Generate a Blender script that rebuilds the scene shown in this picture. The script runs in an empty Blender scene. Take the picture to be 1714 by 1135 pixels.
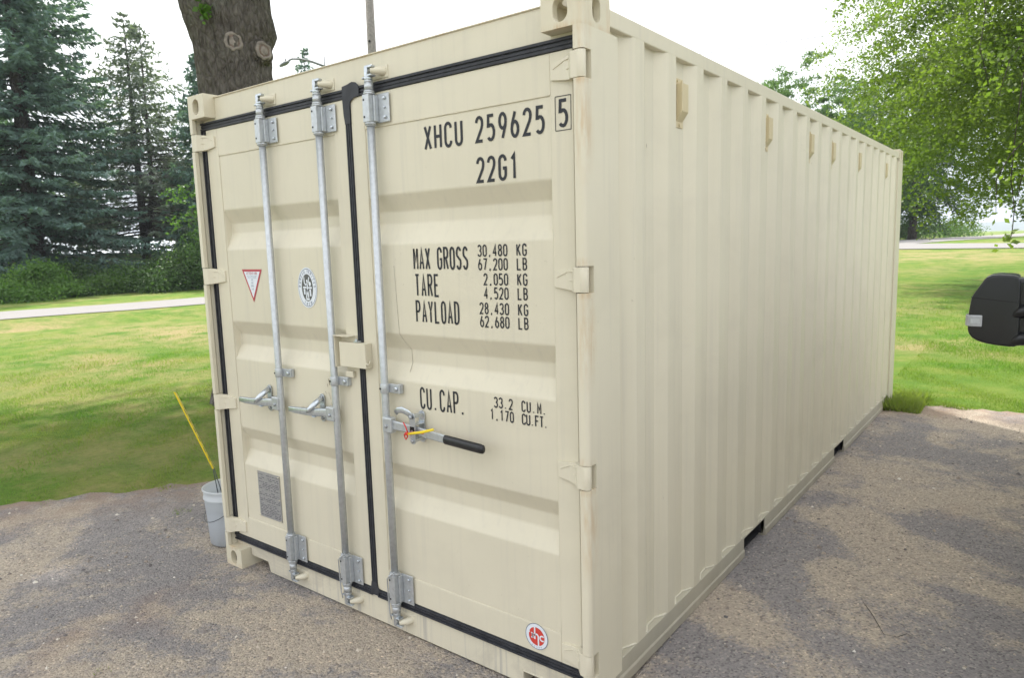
import bpy, bmesh, math, random
import numpy as np
from mathutils import Vector, Matrix, noise
R = math.radians
scene = bpy.context.scene
col = scene.collection

# ------------------------------------------------------------------ camera
CAM = Vector((3.67309, -2.02211, 1.77542))
yaw, pit, rol = 0.655449, -0.133888, -0.028647
F = Vector((-math.sin(yaw)*math.cos(pit), math.cos(yaw)*math.cos(pit), math.sin(pit)))
Rt = Vector((math.cos(yaw), math.sin(yaw), 0)); V = Rt.cross(F)
R2 = Rt*math.cos(rol)+V*math.sin(rol); V2 = -Rt*math.sin(rol)+V*math.cos(rol)
cam_d = bpy.data.cameras.new('camera'); cam = bpy.data.objects.new('camera', cam_d); col.objects.link(cam)
M = Matrix(((R2.x, V2.x, -F.x, CAM.x), (R2.y, V2.y, -F.y, CAM.y), (R2.z, V2.z, -F.z, CAM.z), (0, 0, 0, 1)))
cam.matrix_world = M
cam_d.sensor_width = 36; cam_d.lens = 36*1175.75/1714
cam_d.clip_start = 0.05; cam_d.clip_end = 12000
cam_d.dof.use_dof = True; cam_d.dof.focus_distance = 3.2; cam_d.dof.aperture_fstop = 6.3
scene.camera = cam

# ------------------------------------------------------------------ sky, sun, exposure
SUN_EL = 57.0
SUN_DIR = Vector((-0.82, 0.57, 0)).normalized()          # horizontal direction towards the sun
w = bpy.data.worlds.new('World'); scene.world = w; w.use_nodes = True
nt = w.node_tree; nt.nodes.clear()
sky = nt.nodes.new('ShaderNodeTexSky'); sky.sky_type = 'NISHITA'; sky.sun_disc = False
sky.sun_elevation = R(SUN_EL); sky.sun_rotation = math.atan2(SUN_DIR.x, SUN_DIR.y)
sky.air_density = 1.2; sky.dust_density = 5.0; sky.ozone_density = 1.0
tc = nt.nodes.new('ShaderNodeTexCoord')
nz = nt.nodes.new('ShaderNodeTexNoise'); nz.inputs['Scale'].default_value = 2.2; nz.inputs['Detail'].default_value = 6
mp = nt.nodes.new('ShaderNodeMapping'); mp.inputs['Scale'].default_value = (1, 1, 3.0)
nt.links.new(tc.outputs['Generated'], mp.inputs[0]); nt.links.new(mp.outputs[0], nz.inputs['Vector'])
cr = nt.nodes.new('ShaderNodeValToRGB'); cr.color_ramp.elements[0].position = .25; cr.color_ramp.elements[1].position = .62
cr.color_ramp.elements[0].color = (.62, .62, .62, 1); cr.color_ramp.elements[1].color = (1, 1, 1, 1)
nt.links.new(nz.outputs['Fac'], cr.inputs[0])
mx = nt.nodes.new('ShaderNodeMixRGB')   # thin bright cloud veil, bluer and dimmer in the haze at the horizon
sz = nt.nodes.new('ShaderNodeSeparateXYZ'); nt.links.new(tc.outputs['Generated'], sz.inputs[0])
hr = nt.nodes.new('ShaderNodeValToRGB'); hr.color_ramp.elements[0].position = .0; hr.color_ramp.elements[1].position = .22
hr.color_ramp.elements[0].color = (.36, .415, .47, 1); hr.color_ramp.elements[1].color = (.85, .86, .87, 1)
nt.links.new(sz.outputs[2], hr.inputs[0])
sc10 = nt.nodes.new('ShaderNodeVectorMath'); sc10.operation = 'SCALE'; sc10.inputs['Scale'].default_value = 10; nt.links.new(hr.outputs[0], sc10.inputs[0]); nt.links.new(sc10.outputs[0], mx.inputs[2])
nt.links.new(cr.outputs[0], mx.inputs[0]); nt.links.new(sky.outputs[0], mx.inputs[1])
bg = nt.nodes.new('ShaderNodeBackground'); bg.inputs['Strength'].default_value = 0.10
ow = nt.nodes.new('ShaderNodeOutputWorld')
nt.links.new(mx.outputs[0], bg.inputs[0]); nt.links.new(bg.outputs[0], ow.inputs[0])
sd = bpy.data.lights.new('sun', 'SUN'); sd.energy = 3.2; sd.angle = R(1.2); sd.color = (1, .955, .87)
so = bpy.data.objects.new('sun', sd); col.objects.link(so)
tos = Vector((SUN_DIR.x*math.cos(R(SUN_EL)), SUN_DIR.y*math.cos(R(SUN_EL)), math.sin(R(SUN_EL))))
so.rotation_euler = tos.to_track_quat('Z', 'Y').to_euler(); so.location = (-20, 14, 40)
vs = scene.view_settings; vs.view_transform = 'Standard'; vs.look = 'None'; vs.gamma = 1; vs.exposure = 1.17

# ------------------------------------------------------------------ helpers
def tag(o, label=None, cat=None, group=None, kind=None):
    if label: o['label'] = label
    if cat: o['category'] = cat
    if group: o['group'] = group
    if kind: o['kind'] = kind
    return o
def empty(name, loc=(0, 0, 0), rz=0, parent=None):
    o = bpy.data.objects.new(name, None); col.objects.link(o); o.location = loc; o.rotation_euler = (0, 0, rz)
    o.empty_display_size = .2
    if parent: o.parent = parent
    return o
class MB:
    def __init__(s): s.v = []; s.f = []; s.sm = []
    def add(s, vs, fs, smooth=False):
        n = len(s.v); s.v += [tuple(v) for v in vs]; s.f += [tuple(i+n for i in f) for f in fs]; s.sm += [smooth]*len(fs); return s
    def box(s, x0, x1, y0, y1, z0, z1):
        v = [(x, y, z) for x in (x0, x1) for y in (y0, y1) for z in (z0, z1)]
        return s.add(v, [(0, 1, 3, 2), (4, 6, 7, 5), (0, 4, 5, 1), (2, 3, 7, 6), (0, 2, 6, 4), (1, 5, 7, 3)])
    def prism(s, pts, a, b, axis='y', smooth=False):
        """pts: 2D polygon; axis y: (x,z), axis z: (x,y), axis x: (y,z)"""
        def P(p, t): return (p[0], t, p[1]) if axis == 'y' else ((p[0], p[1], t) if axis == 'z' else (t, p[0], p[1]))
        n = len(pts); v = [P(p, a) for p in pts]+[P(p, b) for p in pts]
        s.add(v, [tuple(range(n)), tuple(range(2*n-1, n-1, -1))]); k = len(s.v)-2*n
        s.f += [tuple(j+k for j in (i, i+n, (i+1) % n+n, (i+1) % n)) for i in range(n)]; s.sm += [smooth]*n
        return s
    def tube(s, pts, r, n=12, caps=True, flat=1.0):
        pts = [Vector(p) for p in pts]; rs = r if isinstance(r, (list, tuple)) else [r]*len(pts)
        k = len(s.v); up = Vector((0, 0, 1)); prev = None
        for i, p in enumerate(pts):
            d = (pts[min(i+1, len(pts)-1)]-pts[max(i-1, 0)]).normalized()
            if prev is None:
                a = up.cross(d)
                if a.length < .05: a = Vector((1, 0, 0)).cross(d)
                a.normalize()
            else:
                a = prev-d*prev.dot(d)
                a.normalize()
            prev = a; b = d.cross(a)
            for j in range(n):
                t = 2*math.pi*j/n; s.v.append(tuple(p+a*math.cos(t)*rs[i]+b*math.sin(t)*rs[i]*flat))
        for i in range(len(pts)-1):
            for j in range(n):
                s.f.append((k+i*n+j, k+i*n+(j+1) % n, k+(i+1)*n+(j+1) % n, k+(i+1)*n+j)); s.sm.append(True)
        if caps:
            s.f.append(tuple(k+j for j in range(n-1, -1, -1))); s.sm.append(False)
            m = k+(len(pts)-1)*n; s.f.append(tuple(m+j for j in range(n))); s.sm.append(False)
        return s
    def lathe(s, prof, c=(0, 0, 0), n=40, smooth=True):
        k = len(s.v)
        for r, z in prof:
            for j in range(n):
                t = 2*math.pi*j/n; s.v.append((c[0]+r*math.cos(t), c[1]+r*math.sin(t), c[2]+z))
        for i in range(len(prof)-1):
            for j in range(n):
                s.f.append((k+i*n+j, k+i*n+(j+1) % n, k+(i+1)*n+(j+1) % n, k+(i+1)*n+j)); s.sm.append(smooth)
        return s
    def build(s, name, mat, parent=None, bevel=0, seg=2, loc=None):
        me = bpy.data.meshes.new(name); me.from_pydata(s.v, [], s.f)
        me.polygons.foreach_set('use_smooth', s.sm); me.update()
        bm = bmesh.new(); bm.from_mesh(me); bmesh.ops.recalc_face_normals(bm, faces=bm.faces); bm.to_mesh(me); bm.free()
        if mat: me.materials.append(mat)
        o = bpy.data.objects.new(name, me); col.objects.link(o)
        if parent: o.parent = parent
        if loc: o.location = loc
        if bevel:
            b = o.modifiers.new('bevel', 'BEVEL'); b.width = bevel; b.segments = seg; b.limit_method = 'ANGLE'; b.angle_limit = R(35)
        return o
def copy_tree(o, parent=None):
    c = o.copy(); col.objects.link(c)
    if parent: c.parent = parent
    for ch in list(o.children): copy_tree(ch, c)
    return c
def sst(x, a, b):
    t = min(1, max(0, (x-a)/(b-a))); return t*t*(3-2*t)

# ------------------------------------------------------------------ materials
def newmat(name):
    m = bpy.data.materials.new(name); m.use_nodes = True; t = m.node_tree; b = t.nodes['Principled BSDF']
    return m, t, b
def N(t, typ, **k):
    n = t.nodes.new(typ)
    for a, v in k.items():
        if a in n.inputs: n.inputs[a].default_value = v
        else: setattr(n, a, v)
    return n
def ramp(t, src, stops):
    r = t.nodes.new('ShaderNodeValToRGB'); e = r.color_ramp.elements
    while len(e) < len(stops): e.new(.5)
    for i, (p, c) in enumerate(stops): e[i].position = p; e[i].color = (*c, 1) if len(c) == 3 else c
    t.links.new(src, r.inputs[0]); return r.outputs[0]
def mixc(t, f, a, b, mode='MIX'):
    m = t.nodes.new('ShaderNodeMixRGB'); m.blend_type = mode
    for i, s in ((0, f), (1, a), (2, b)):
        if hasattr(s, 'is_linked') or hasattr(s, 'links'): t.links.new(s, m.inputs[i])
        else: m.inputs[i].default_value = s if i == 0 else (*s, 1)
    return m.outputs[0]
def math_(t, op, a, b=None, clamp=False):
    m = t.nodes.new('ShaderNodeMath'); m.operation = op; m.use_clamp = clamp
    for i, s in ((0, a), (1, b)):
        if s is None: continue
        if hasattr(s, 'links'): t.links.new(s, m.inputs[i])
        else: m.inputs[i].default_value = s
    return m.outputs[0]
def noise_(t, vec, scale, detail=4, rough=.55, dist=0):
    n = N(t, 'ShaderNodeTexNoise', Scale=scale, Detail=detail, Roughness=rough, Distortion=dist)
    if vec: t.links.new(vec, n.inputs['Vector'])
    return n.outputs['Fac']
def mapping(t, src, scale=(1, 1, 1), loc=(0, 0, 0)):
    m = t.nodes.new('ShaderNodeMapping'); m.inputs['Scale'].default_value = scale; m.inputs['Location'].default_value = loc
    t.links.new(src, m.inputs[0]); return m.outputs[0]
def bump(t, b, h, strength, dist=.01):
    n = N(t, 'ShaderNodeBump', Strength=strength, Distance=dist); t.links.new(h, n.inputs['Height']); t.links.new(n.outputs[0], b.inputs['Normal'])

def paint(name, base=(.685, .636, .50), rust=(), rough=.42, dirt=.35, low_dirt=False):
    """rust: list of (center, radii, strength) in world metres"""
    m, t, b = newmat(name); g = t.nodes.new('ShaderNodeNewGeometry'); P = g.outputs['Position']
    n1 = noise_(t, mapping(t, P, (1.6, 1.6, .9)), 1.0, 5)
    c = mixc(t, ramp(t, n1, [(.35, (0, 0, 0)), (.7, (1, 1, 1))]), base, tuple(x*.93 for x in base))
    # faint vertical rain streaks
    st = noise_(t, mapping(t, P, (38, 38, 1.1)), 1.0, 3, .6)
    sf = math_(t, 'MULTIPLY', ramp(t, st, [(.52, (0, 0, 0)), (.75, (1, 1, 1))]), dirt*.7)
    c = mixc(t, sf, c, (.50, .47, .40))
    sm = noise_(t, mapping(t, P, (2.1, 2.1, 3.4), (4, 2, 7)), 1.0, 7, .68, .6)
    c = mixc(t, math_(t, 'MULTIPLY', ramp(t, sm, [(.50, (0, 0, 0)), (.66, (1, 1, 1))]), .15*dirt/.35), c, (.50, .46, .37))
    # small chips and specks
    sp = noise_(t, mapping(t, P, (1, 1, .6)), 95, 2, .5)
    spm = noise_(t, P, 1.7, 2)
    f = math_(t, 'MULTIPLY', ramp(t, sp, [(.735, (0, 0, 0)), (.76, (1, 1, 1))]), ramp(t, spm, [(.5, (0, 0, 0)), (.62, (1, 1, 1))]))
    c = mixc(t, math_(t, 'MULTIPLY', f, .45), c, (.25, .2, .13))
    if low_dirt:
        sx = N(t, 'ShaderNodeSeparateXYZ'); t.links.new(P, sx.inputs[0])
        k = math_(t, 'MULTIPLY_ADD', sx.outputs[2], -5.5); t.nodes[-1].inputs[2].default_value = 1.15
        k = math_(t, 'MULTIPLY', math_(t, 'MAXIMUM', k, 0.0), noise_(t, mapping(t, P, (9, 9, 4)), 1.0, 6, .7), True)
        c = mixc(t, math_(t, 'MULTIPLY', k, 1.0, True), c, (.24, .2, .155))
    for (cx, rr, s) in rust:
        v = N(t, 'ShaderNodeVectorMath', operation='SUBTRACT'); t.links.new(P, v.inputs[0]); v.inputs[1].default_value = cx
        d = N(t, 'ShaderNodeVectorMath', operation='DIVIDE'); t.links.new(v.outputs[0], d.inputs[0]); d.inputs[1].default_value = rr
        l = N(t, 'ShaderNodeVectorMath', operation='LENGTH'); t.links.new(d.outputs[0], l.inputs[0])
        nn = noise_(t, mapping(t, P, (60, 60, 9)), 1.0, 4, .65)
        a = math_(t, 'SUBTRACT', 1.15, l.outputs['Value'])
        a = math_(t, 'MULTIPLY', math_(t, 'MAXIMUM', a, 0.0), ramp(t, nn, [(.38, (0, 0, 0)), (.68, (1, 1, 1))]))
        a = math_(t, 'MULTIPLY', a, s*.55, True)
        c = mixc(t, a, c, mix_rust)
    t.links.new(c, b.inputs['Base Color'])
    b.inputs['Roughness'].default_value = rough; b.inputs['Specular IOR Level'].default_value = .42
    rf = ramp(t, n1, [(.3, (rough-.06,)*3), (.7, (rough+.12,)*3)]); t.links.new(rf, b.inputs['Roughness'])
    hb = noise_(t, P, 26, 3, .5); hb2 = noise_(t, P, 3.0, 2, .5)
    bump(t, b, math_(t, 'ADD', math_(t, 'MULTIPLY', hb, .25), math_(t, 'MULTIPLY', hb2, 2.2)), .35, .005)
    return m
mix_rust = (.50, .30, .12)
HZ = [2.353, 1.650, 0.954, 0.240]
drips = [((2.425, .02, z-.20), (.03, .05, .19), 1.1) for z in HZ[:3]]+[((2.42, .015, z+.055), (.03, .05, .022), .9) for z in HZ[:3]] + [((2.42, .015, z-.05), (.035, .05, .018), 1.2) for z in HZ[:3]]
M_paint = paint('beige_container_paint')
M_post = paint('beige_post_paint', rust=drips+[((2.425, .01, 2.46), (.04, .06, .05), .7)])
M_cast = paint('beige_casting_paint', base=(.66, .605, .46), rust=[((2.35, 0, 2.475), (.11, .03, .018), 1.1), ((2.43, .02, 2.53), (.05, .04, .09), .55), ((2.44, .17, 2.53), (.02, .02, .09), .8),
    ((.08, .01, .118), (.05, .06, .02), 1.2), ((.08, 0, .01), (.11, .08, .03), 1.0), ((.09, .05, 2.59), (.06, .08, .02), .5), ((2.33, .0, 2.585), (.06, .03, .03), .6), ((2.44, .09, 2.475), (.02, .1, .016), .8)])
M_rail = paint('beige_rail_paint', base=(.50, .47, .375), low_dirt=True, dirt=.8, rough=.55)
M_header = paint('beige_header_paint', rust=[((1.0, .06, 2.578), (2.6, .03, .012), .8), ((.63, .06, 2.46), (.05, .03, .03), .7), ((1.07, .06, 2.46), (.05, .03, .03), .7), ((1.43, .06, 2.455), (.05, .03, .035), .9)])
M_sill = paint('beige_sill_paint', low_dirt=False, dirt=2.2, rust=[((.1, .06, .12), (.1, .03, .03), .5)])
M_hinge = paint('beige_hinge_paint', base=(.69, .64, .505), rough=.4, dirt=.15)
M_vent = paint('yellowed_vent_paint', base=(.60, .51, .325), rough=.5, dirt=.1)
M_weld = paint('sealant_bead', base=(.72, .68, .56), rough=.5, dirt=.5)

def simple(name, c, rough=.5, metal=0, var=.12, scale=40, spec=.5, bstr=0, bdist=.002):
    m, t, b = newmat(name); g = t.nodes.new('ShaderNodeNewGeometry')
    n = noise_(t, g.outputs['Position'], scale, 4)
    cc = mixc(t, ramp(t, n, [(.3, (0, 0, 0)), (.7, (1, 1, 1))]), tuple(x*(1-var) for x in c), tuple(min(1, x*(1+var)) for x in c))
    t.links.new(cc, b.inputs['Base Color']); b.inputs['Roughness'].default_value = rough; b.inputs['Metallic'].default_value = metal
    b.inputs['Specular IOR Level'].default_value = spec
    if bstr: bump(t, b, n, bstr, bdist)
    return m
M_rubber = simple('black_rubber_gasket', (.034, .036, .043), .5, 0, .3, 30, .35, .3)
M_galv = simple('galvanised_steel', (.52, .545, .565), .4, .6, .1, 60, .5, .1)
M_zinc = simple('bright_zinc', (.55, .59, .63), .28, .8, .12, 90, .5, .1)
M_bolt = simple('dull_bolt', (.40, .42, .44), .4, .7, .2, 90)
M_grip = simple('black_rubber_grip', (.012, .012, .014), .38, 0, .1, 30, .5)
M_hole = simple('dark_hole', (.01, .01, .01), .9)
M_ink = simple('black_marking_ink', (.016, .018, .024), .55, 0, .15, 200)
M_dark = simple('black_undercoat', (.028, .028, .031), .75, 0, .3, 25, .3, .5)
M_white = simple('white_decal', (.74, .78, .84), .35, 0, .03, 50)
M_red = simple('red_decal', (.62, .055, .04), .4, 0, .05, 50)
M_crim = simple('crimson_decal', (.45, .05, .075), .4, 0, .05, 50)
M_bluegrey = simple('blue_grey_decal_ink', (.11, .13, .2), .4, 0, .05, 50)
M_decaldk = simple('grey_decal_ink', (.10, .10, .10), .4, 0, .05, 50)
M_pale = simple('pale_decal_ink', (.30, .36, .44), .4)
M_plate = simple('grey_data_plate', (.36, .355, .35), .5, .35, .1, 60)
M_platedk = simple('engraved_plate_text', (.12, .12, .14), .5, .1, .1, 60)
M_yellow = simple('yellow_plastic', (.82, .62, .02), .4, 0, .05, 30)
M_yelldirt = simple('dark_print', (.12, .09, .03), .5)
M_redp = simple('red_plastic', (.62, .03, .025), .35)
M_wire = simple('grey_wire', (.10, .11, .12), .5, .5)
M_mirror = simple('black_textured_plastic', (.0085, .009, .0105), .30, 0, .25, 500, .45, .25, .0006)
M_lens = simple('clear_lamp_lens', (.34, .35, .37), .15, 0, .05, 20, .8)
M_glassdk = simple('dark_glass', (.02, .024, .03), .06, 0, .05, 5, .8)
M_truck = simple('white_truck_paint', (.72, .73, .74), .25, 0, .05, 5, .7)
M_tyre = simple('tyre_rubber', (.02, .02, .02), .8)
M_chrome = simple('chrome', (.6, .6, .62), .12, 1)
M_wood = simple('weathered_pole_wood', (.22, .20, .18), .85, 0, .3, 12, .2, .8, .01)
M_lampg = simple('lamp_grey', (.16, .17, .18), .5, .3)
M_cable = simple('cable', (.08, .08, .08), .7)
M_shed = simple('pale_metal_roof', (.21, .26, .32), .45, .2, .06, 1.5)
M_shedw = simple('shed_wall', (.45, .46, .46), .7)
M_stub = simple('cut_wood', (.27, .235, .21), .85, 0, .25, 22, .2, .5, .01)
M_stubr = simple('cut_wood_ring', (.19, .14, .115), .9, 0, .3, 40)

# ------------------------------------------------------------------ ground heights
def gh(x, y):
    h = 1.25*sst(y, 8, 52)-.30*math.exp(-((x+18.0-.27*(y-6))/1.25)**2)*(1-sst(y, 16, 30))
    h += .042*sst(x, 2.0, 2.45)*sst(y, .1, .9)*(1-sst(x, 3.6, 6))*(1-sst(y, 6.1, 7.5))
    return h

# ------------------------------------------------------------------ terrain sheets
def grid_mesh(xs, ys, zf, name, mat, kind=None):
    v = [(x, y, zf(x, y)) for y in ys for x in xs]; n = len(xs)
    f = [(j*n+i, j*n+i+1, (j+1)*n+i+1, (j+1)*n+i) for j in range(len(ys)-1) for i in range(n-1)]
    me = bpy.data.meshes.new(name); me.from_pydata(v, [], f); me.materials.append(mat)
    me.polygons.foreach_set('use_smooth', [True]*len(f)); o = bpy.data.objects.new(name, me); col.objects.link(o)
    if kind: o['kind'] = kind
    return o
def axis(a, b, core0, core1, step):
    xs = list(np.arange(core0, core1+1e-6, step)); s = step; x = core1
    while x < b: s *= 1.35; x += s; xs.append(min(x, b))
    s = step; x = core0
    while x > a: s *= 1.35; x -= s; xs.insert(0, max(x, a))
    return xs

def grass_mat():
    m, t, b = newmat('lawn_grass'); g = t.nodes.new('ShaderNodeNewGeometry'); P = g.outputs['Position']
    big = noise_(t, mapping(t, P, (1, .6, 1)), .30, 6, .6, .3); mid = noise_(t, P, 1.1, 6, .65); fine = noise_(t, P, 16, 5, .75)
    c = ramp(t, mid, [(.30, (.085, .175, .028)), (.48, (.135, .222, .036)), (.68, (.215, .25, .055))])
    dry = ramp(t, math_(t, 'ADD', big, math_(t, 'MULTIPLY', math_(t, 'SUBTRACT', noise_(t, P, 2.2, 6, .7), .5), .5)), [(.47, (0, 0, 0)), (.62, (1, 1, 1))])
    c = mixc(t, math_(t, 'MULTIPLY', dry, .6), c, (.33, .28, .125))
    for (cx_, rr_, s_) in (((-11.2, 6.3, 0), (4.2, 2.3, 9), 1.0), ((-8.6, 3.2, 0), (2.6, 1.0, 9), .8), ((-18.6, 4.4, 0), (1.6, 3.2, 9), 1.1), ((0, 33, 0), (7, 4, 9), .8), ((2.2, 10.4, 0), (2.5, 1.1, 9), .7)):
        v = N(t, 'ShaderNodeVectorMath', operation='SUBTRACT'); t.links.new(P, v.inputs[0]); v.inputs[1].default_value = cx_
        d = N(t, 'ShaderNodeVectorMath', operation='DIVIDE'); t.links.new(v.outputs[0], d.inputs[0]); d.inputs[1].default_value = rr_
        l = N(t, 'ShaderNodeVectorMath', operation='LENGTH'); t.links.new(d.outputs[0], l.inputs[0])
        a = math_(t, 'MULTIPLY', math_(t, 'MAXIMUM', math_(t, 'SUBTRACT', 1.1, l.outputs['Value']), 0.0), ramp(t, mid, [(.36, (0, 0, 0)), (.58, (1, 1, 1))]))
        c = mixc(t, math_(t, 'MULTIPLY', a, s_*1.3, True), c, (.36, .29, .15))
    c = mixc(t, math_(t, 'MULTIPLY', ramp(t, fine, [(.35, (1, 1, 1)), (.62, (0, 0, 0))]), .38), c, (.05, .105, .015))
    t.links.new(c, b.inputs['Base Color']); b.inputs['Roughness'].default_value = .9; b.inputs['Specular IOR Level'].default_value = .1
    h = math_(t, 'ADD', noise_(t, P, 32, 4, .8), math_(t, 'MULTIPLY', noise_(t, P, 3, 4), 2.0))
    bump(t, b, h, .9, .03); return m
M_grass = grass_mat()

def gravel_mat():
    m, t, b = newmat('gravel_on_asphalt'); g = t.nodes.new('ShaderNodeNewGeometry'); P = g.outputs['Position']
    patch = noise_(t, mapping(t, P, (1, 1.15, 1), (3.3, 1.2, 0)), .75, 5, .55, .8)
    patch2 = noise_(t, P, 2.6, 6, .65)
    pm = math_(t, 'ADD', patch, math_(t, 'MULTIPLY', math_(t, 'SUBTRACT', math_(t, 'ADD', math_(t, 'MULTIPLY', patch2, .6), math_(t, 'MULTIPLY', math_(t, 'ADD', noise_(t, P, 11, 7, .8), math_(t, 'MULTIPLY', math_(t, 'SUBTRACT', noise_(t, P, 60, 4, .8), .5), .9)), .4)), .5), .8))
    tan = mixc(t, noise_(t, P, 5, 5, .7), (.50, .43, .35), (.40, .35, .295))
    asp = mixc(t, noise_(t, P, 7, 5, .7), (.235, .222, .225), (.325, .305, .30))
    c = mixc(t, ramp(t, pm, [(.44, (0, 0, 0)), (.54, (1, 1, 1))]), asp, tan)
    # aggregate: pebbles of differing tone
    vo = N(t, 'ShaderNodeTexVoronoi', Scale=110.0); t.links.new(P, vo.inputs['Vector'])
    hs = ramp(t, vo.outputs['Color'], [(.12, (.38, .37, .38)), (.3, (.80, .79, .79)), (.72, (1.05, 1.03, 1.0)), (.92, (1.5, 1.42, 1.3)), (.99, (2.2, 2.05, 1.85))])
    c = mixc(t, .75, c, hs, 'MULTIPLY')
    vo2 = N(t, 'ShaderNodeTexVoronoi', Scale=34.0); t.links.new(P, vo2.inputs['Vector'])
    pick = ramp(t, vo2.outputs['Color'], [(.80, (0, 0, 0)), (.82, (1, 1, 1))])
    shape = ramp(t, vo2.outputs['Distance'], [(.20, (1, 1, 1)), (.30, (0, 0, 0))])
    c = mixc(t, math_(t, 'MULTIPLY', math_(t, 'MULTIPLY', pick, shape), .7), c, (.42, .36, .29))
    red = ramp(t, noise_(t, P, .55, 4, .6), [(.60, (0, 0, 0)), (.72, (1, 1, 1))])
    c = mixc(t, math_(t, 'MULTIPLY', red, .45), c, (.25, .145, .10))
    t.links.new(c, b.inputs['Base Color']); b.inputs['Roughness'].default_value = .88; b.inputs['Specular IOR Level'].default_value = .25
    h = math_(t, 'ADD', math_(t, 'MULTIPLY', vo.outputs['Distance'], -1.0), math_(t, 'MULTIPLY', noise_(t, P, 120, 4, .8), .8))
    at = N(t, 'ShaderNodeAttribute', attribute_name='soil'); sf_ = math_(t, 'MULTIPLY', at.outputs['Fac'], ramp(t, noise_(t, P, 4, 7, .75), [(.36, (0, 0, 0)), (.56, (1, 1, 1))]))
    c = mixc(t, math_(t, 'MULTIPLY', sf_, .8), c, mixc(t, noise_(t, P, 22, 5, .7), (.33, .235, .175), (.24, .165, .12))); t.links.new(c, b.inputs['Base Color'])
    bump(t, b, h, .8, .008); return m
M_gravel = gravel_mat()
def road_mat(name, c1, c2):
    m, t, b = newmat(name); g = t.nodes.new('ShaderNodeNewGeometry'); P = g.outputs['Position']
    c = mixc(t, noise_(t, P, 1.3, 6, .7), c1, c2); c = mixc(t, math_(t, 'MULTIPLY', noise_(t, P, 30, 3, .8), .3), c, (.2, .19, .18))
    t.links.new(c, b.inputs['Base Color']); b.inputs['Roughness'].default_value = .9; bump(t, b, noise_(t, P, 40, 3), .4, .01); return m
M_road = road_mat('pale_road', (.27, .26, .255), (.21, .20, .20))

ground = grid_mesh(axis(-4000, 4000, -40, 30, .7), axis(-300, 6000, -14, 90, 1.0), lambda x, y: gh(x, y)-.0, 'ground', M_grass, 'structure')

yard_edge = [(-7.5, -9), (-4.2, -4.6), (-3.0, -1.9), (-2.24, -.43), (-2.07, -.11), (-1.86, .22), (-1.68, .45), (-1.50, .72), (-1.25, 1.5), (-1.0, 3.2), (-.7, 5.2), (.2, 6.3), (1.6, 6.2),
             (2.45, 5.85), (2.8, 5.93), (3.55, 6.1), (4.6, 6.0), (6.5, 6.4), (10, 7.2), (20, 7.6)]
def yard():
    rnd = random.Random(4); pts = []
    for (a, b) in zip(yard_edge[:-1], yard_edge[1:]):
        A, B = Vector((*a, 0)), Vector((*b, 0)); L = (B-A).length; n = max(1, int(L/.06)); nrm = Vector((-(B-A).y, (B-A).x, 0)).normalized()
        for i in range(n):
            p = A.lerp(B, i/n); d = .16*noise.noise(p*2.1)+.09*noise.noise(p*9)+.05*noise.noise(p*31)
            p = p+nrm*d; pts.append((p.x, p.y))
    pts.append((20, 7.6)); pts += [(20, -14), (-9, -14)]
    bm = bmesh.new(); vs = [bm.verts.new((x, y, 0)) for x, y in pts]; bm.faces.new(vs)
    for ax, rng in ((0, np.arange(-8, 20, .35)), (1, np.arange(-13.5, 7.6, .35))):
        for c in rng:
            no = (1, 0, 0) if ax == 0 else (0, 1, 0); co = (c, 0, 0) if ax == 0 else (0, c, 0)
            bmesh.ops.bisect_plane(bm, geom=bm.verts[:]+bm.edges[:]+bm.faces[:], plane_co=co, plane_no=no, dist=1e-5)
    for v in bm.verts: v.co.z = gh(v.co.x, v.co.y)+.008+.006*noise.noise(v.co*.8)
    bmesh.ops.recalc_face_normals(bm, faces=bm.faces)
    E_ = [(Vector((*a, 0)), Vector((*b, 0))) for a, b in zip(yard_edge[:-1], yard_edge[1:])]; cl_ = bm.verts.layers.float_color.new('soil')
    for v in bm.verts:
        p = Vector((v.co.x, v.co.y, 0)); dm = 9
        for a, b in E_:
            t_ = max(0, min(1, (p-a).dot(b-a)/(b-a).length_squared)); dm = min(dm, (p-a.lerp(b, t_)).length)
        k_ = max(0, 1-dm/.75); v[cl_] = (k_, k_, k_, 1)
    me = bpy.data.meshes.new('gravel_yard'); bm.to_mesh(me); bm.free(); me.materials.append(M_gravel)
    me.polygons.foreach_set('use_smooth', [True]*len(me.polygons))
    o = bpy.data.objects.new('gravel_yard', me); col.objects.link(o); o['kind'] = 'structure'; return pts
yard_pts = yard()
YP = np.array(yard_pts)
def in_yard_np(x, y):
    x = np.asarray(x, float); y = np.asarray(y, float); c = np.zeros(x.shape, bool); A = YP; B = np.roll(YP, 1, 0)
    for (xi, yi), (xj, yj) in zip(A, B):
        if yi == yj: continue
        k = ((yi > y) != (yj > y)) & (x < (xj-xi)*(y-yi)/(yj-yi)+xi); c ^= k
    return c
def np_sst(x, a, b): t = np.clip((x-a)/(b-a), 0, 1); return t*t*(3-2*t)
def gh_np(x, y): return 1.25*np_sst(y, 8, 52)-.30*np.exp(-((x+18.0-.27*(y-6))/1.25)**2)*(1-np_sst(y, 16, 30))+.042*np_sst(x, 2.0, 2.45)*np_sst(y, .1, .9)*(1-np_sst(x, 3.6, 6))*(1-np_sst(y, 6.1, 7.5))
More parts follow.
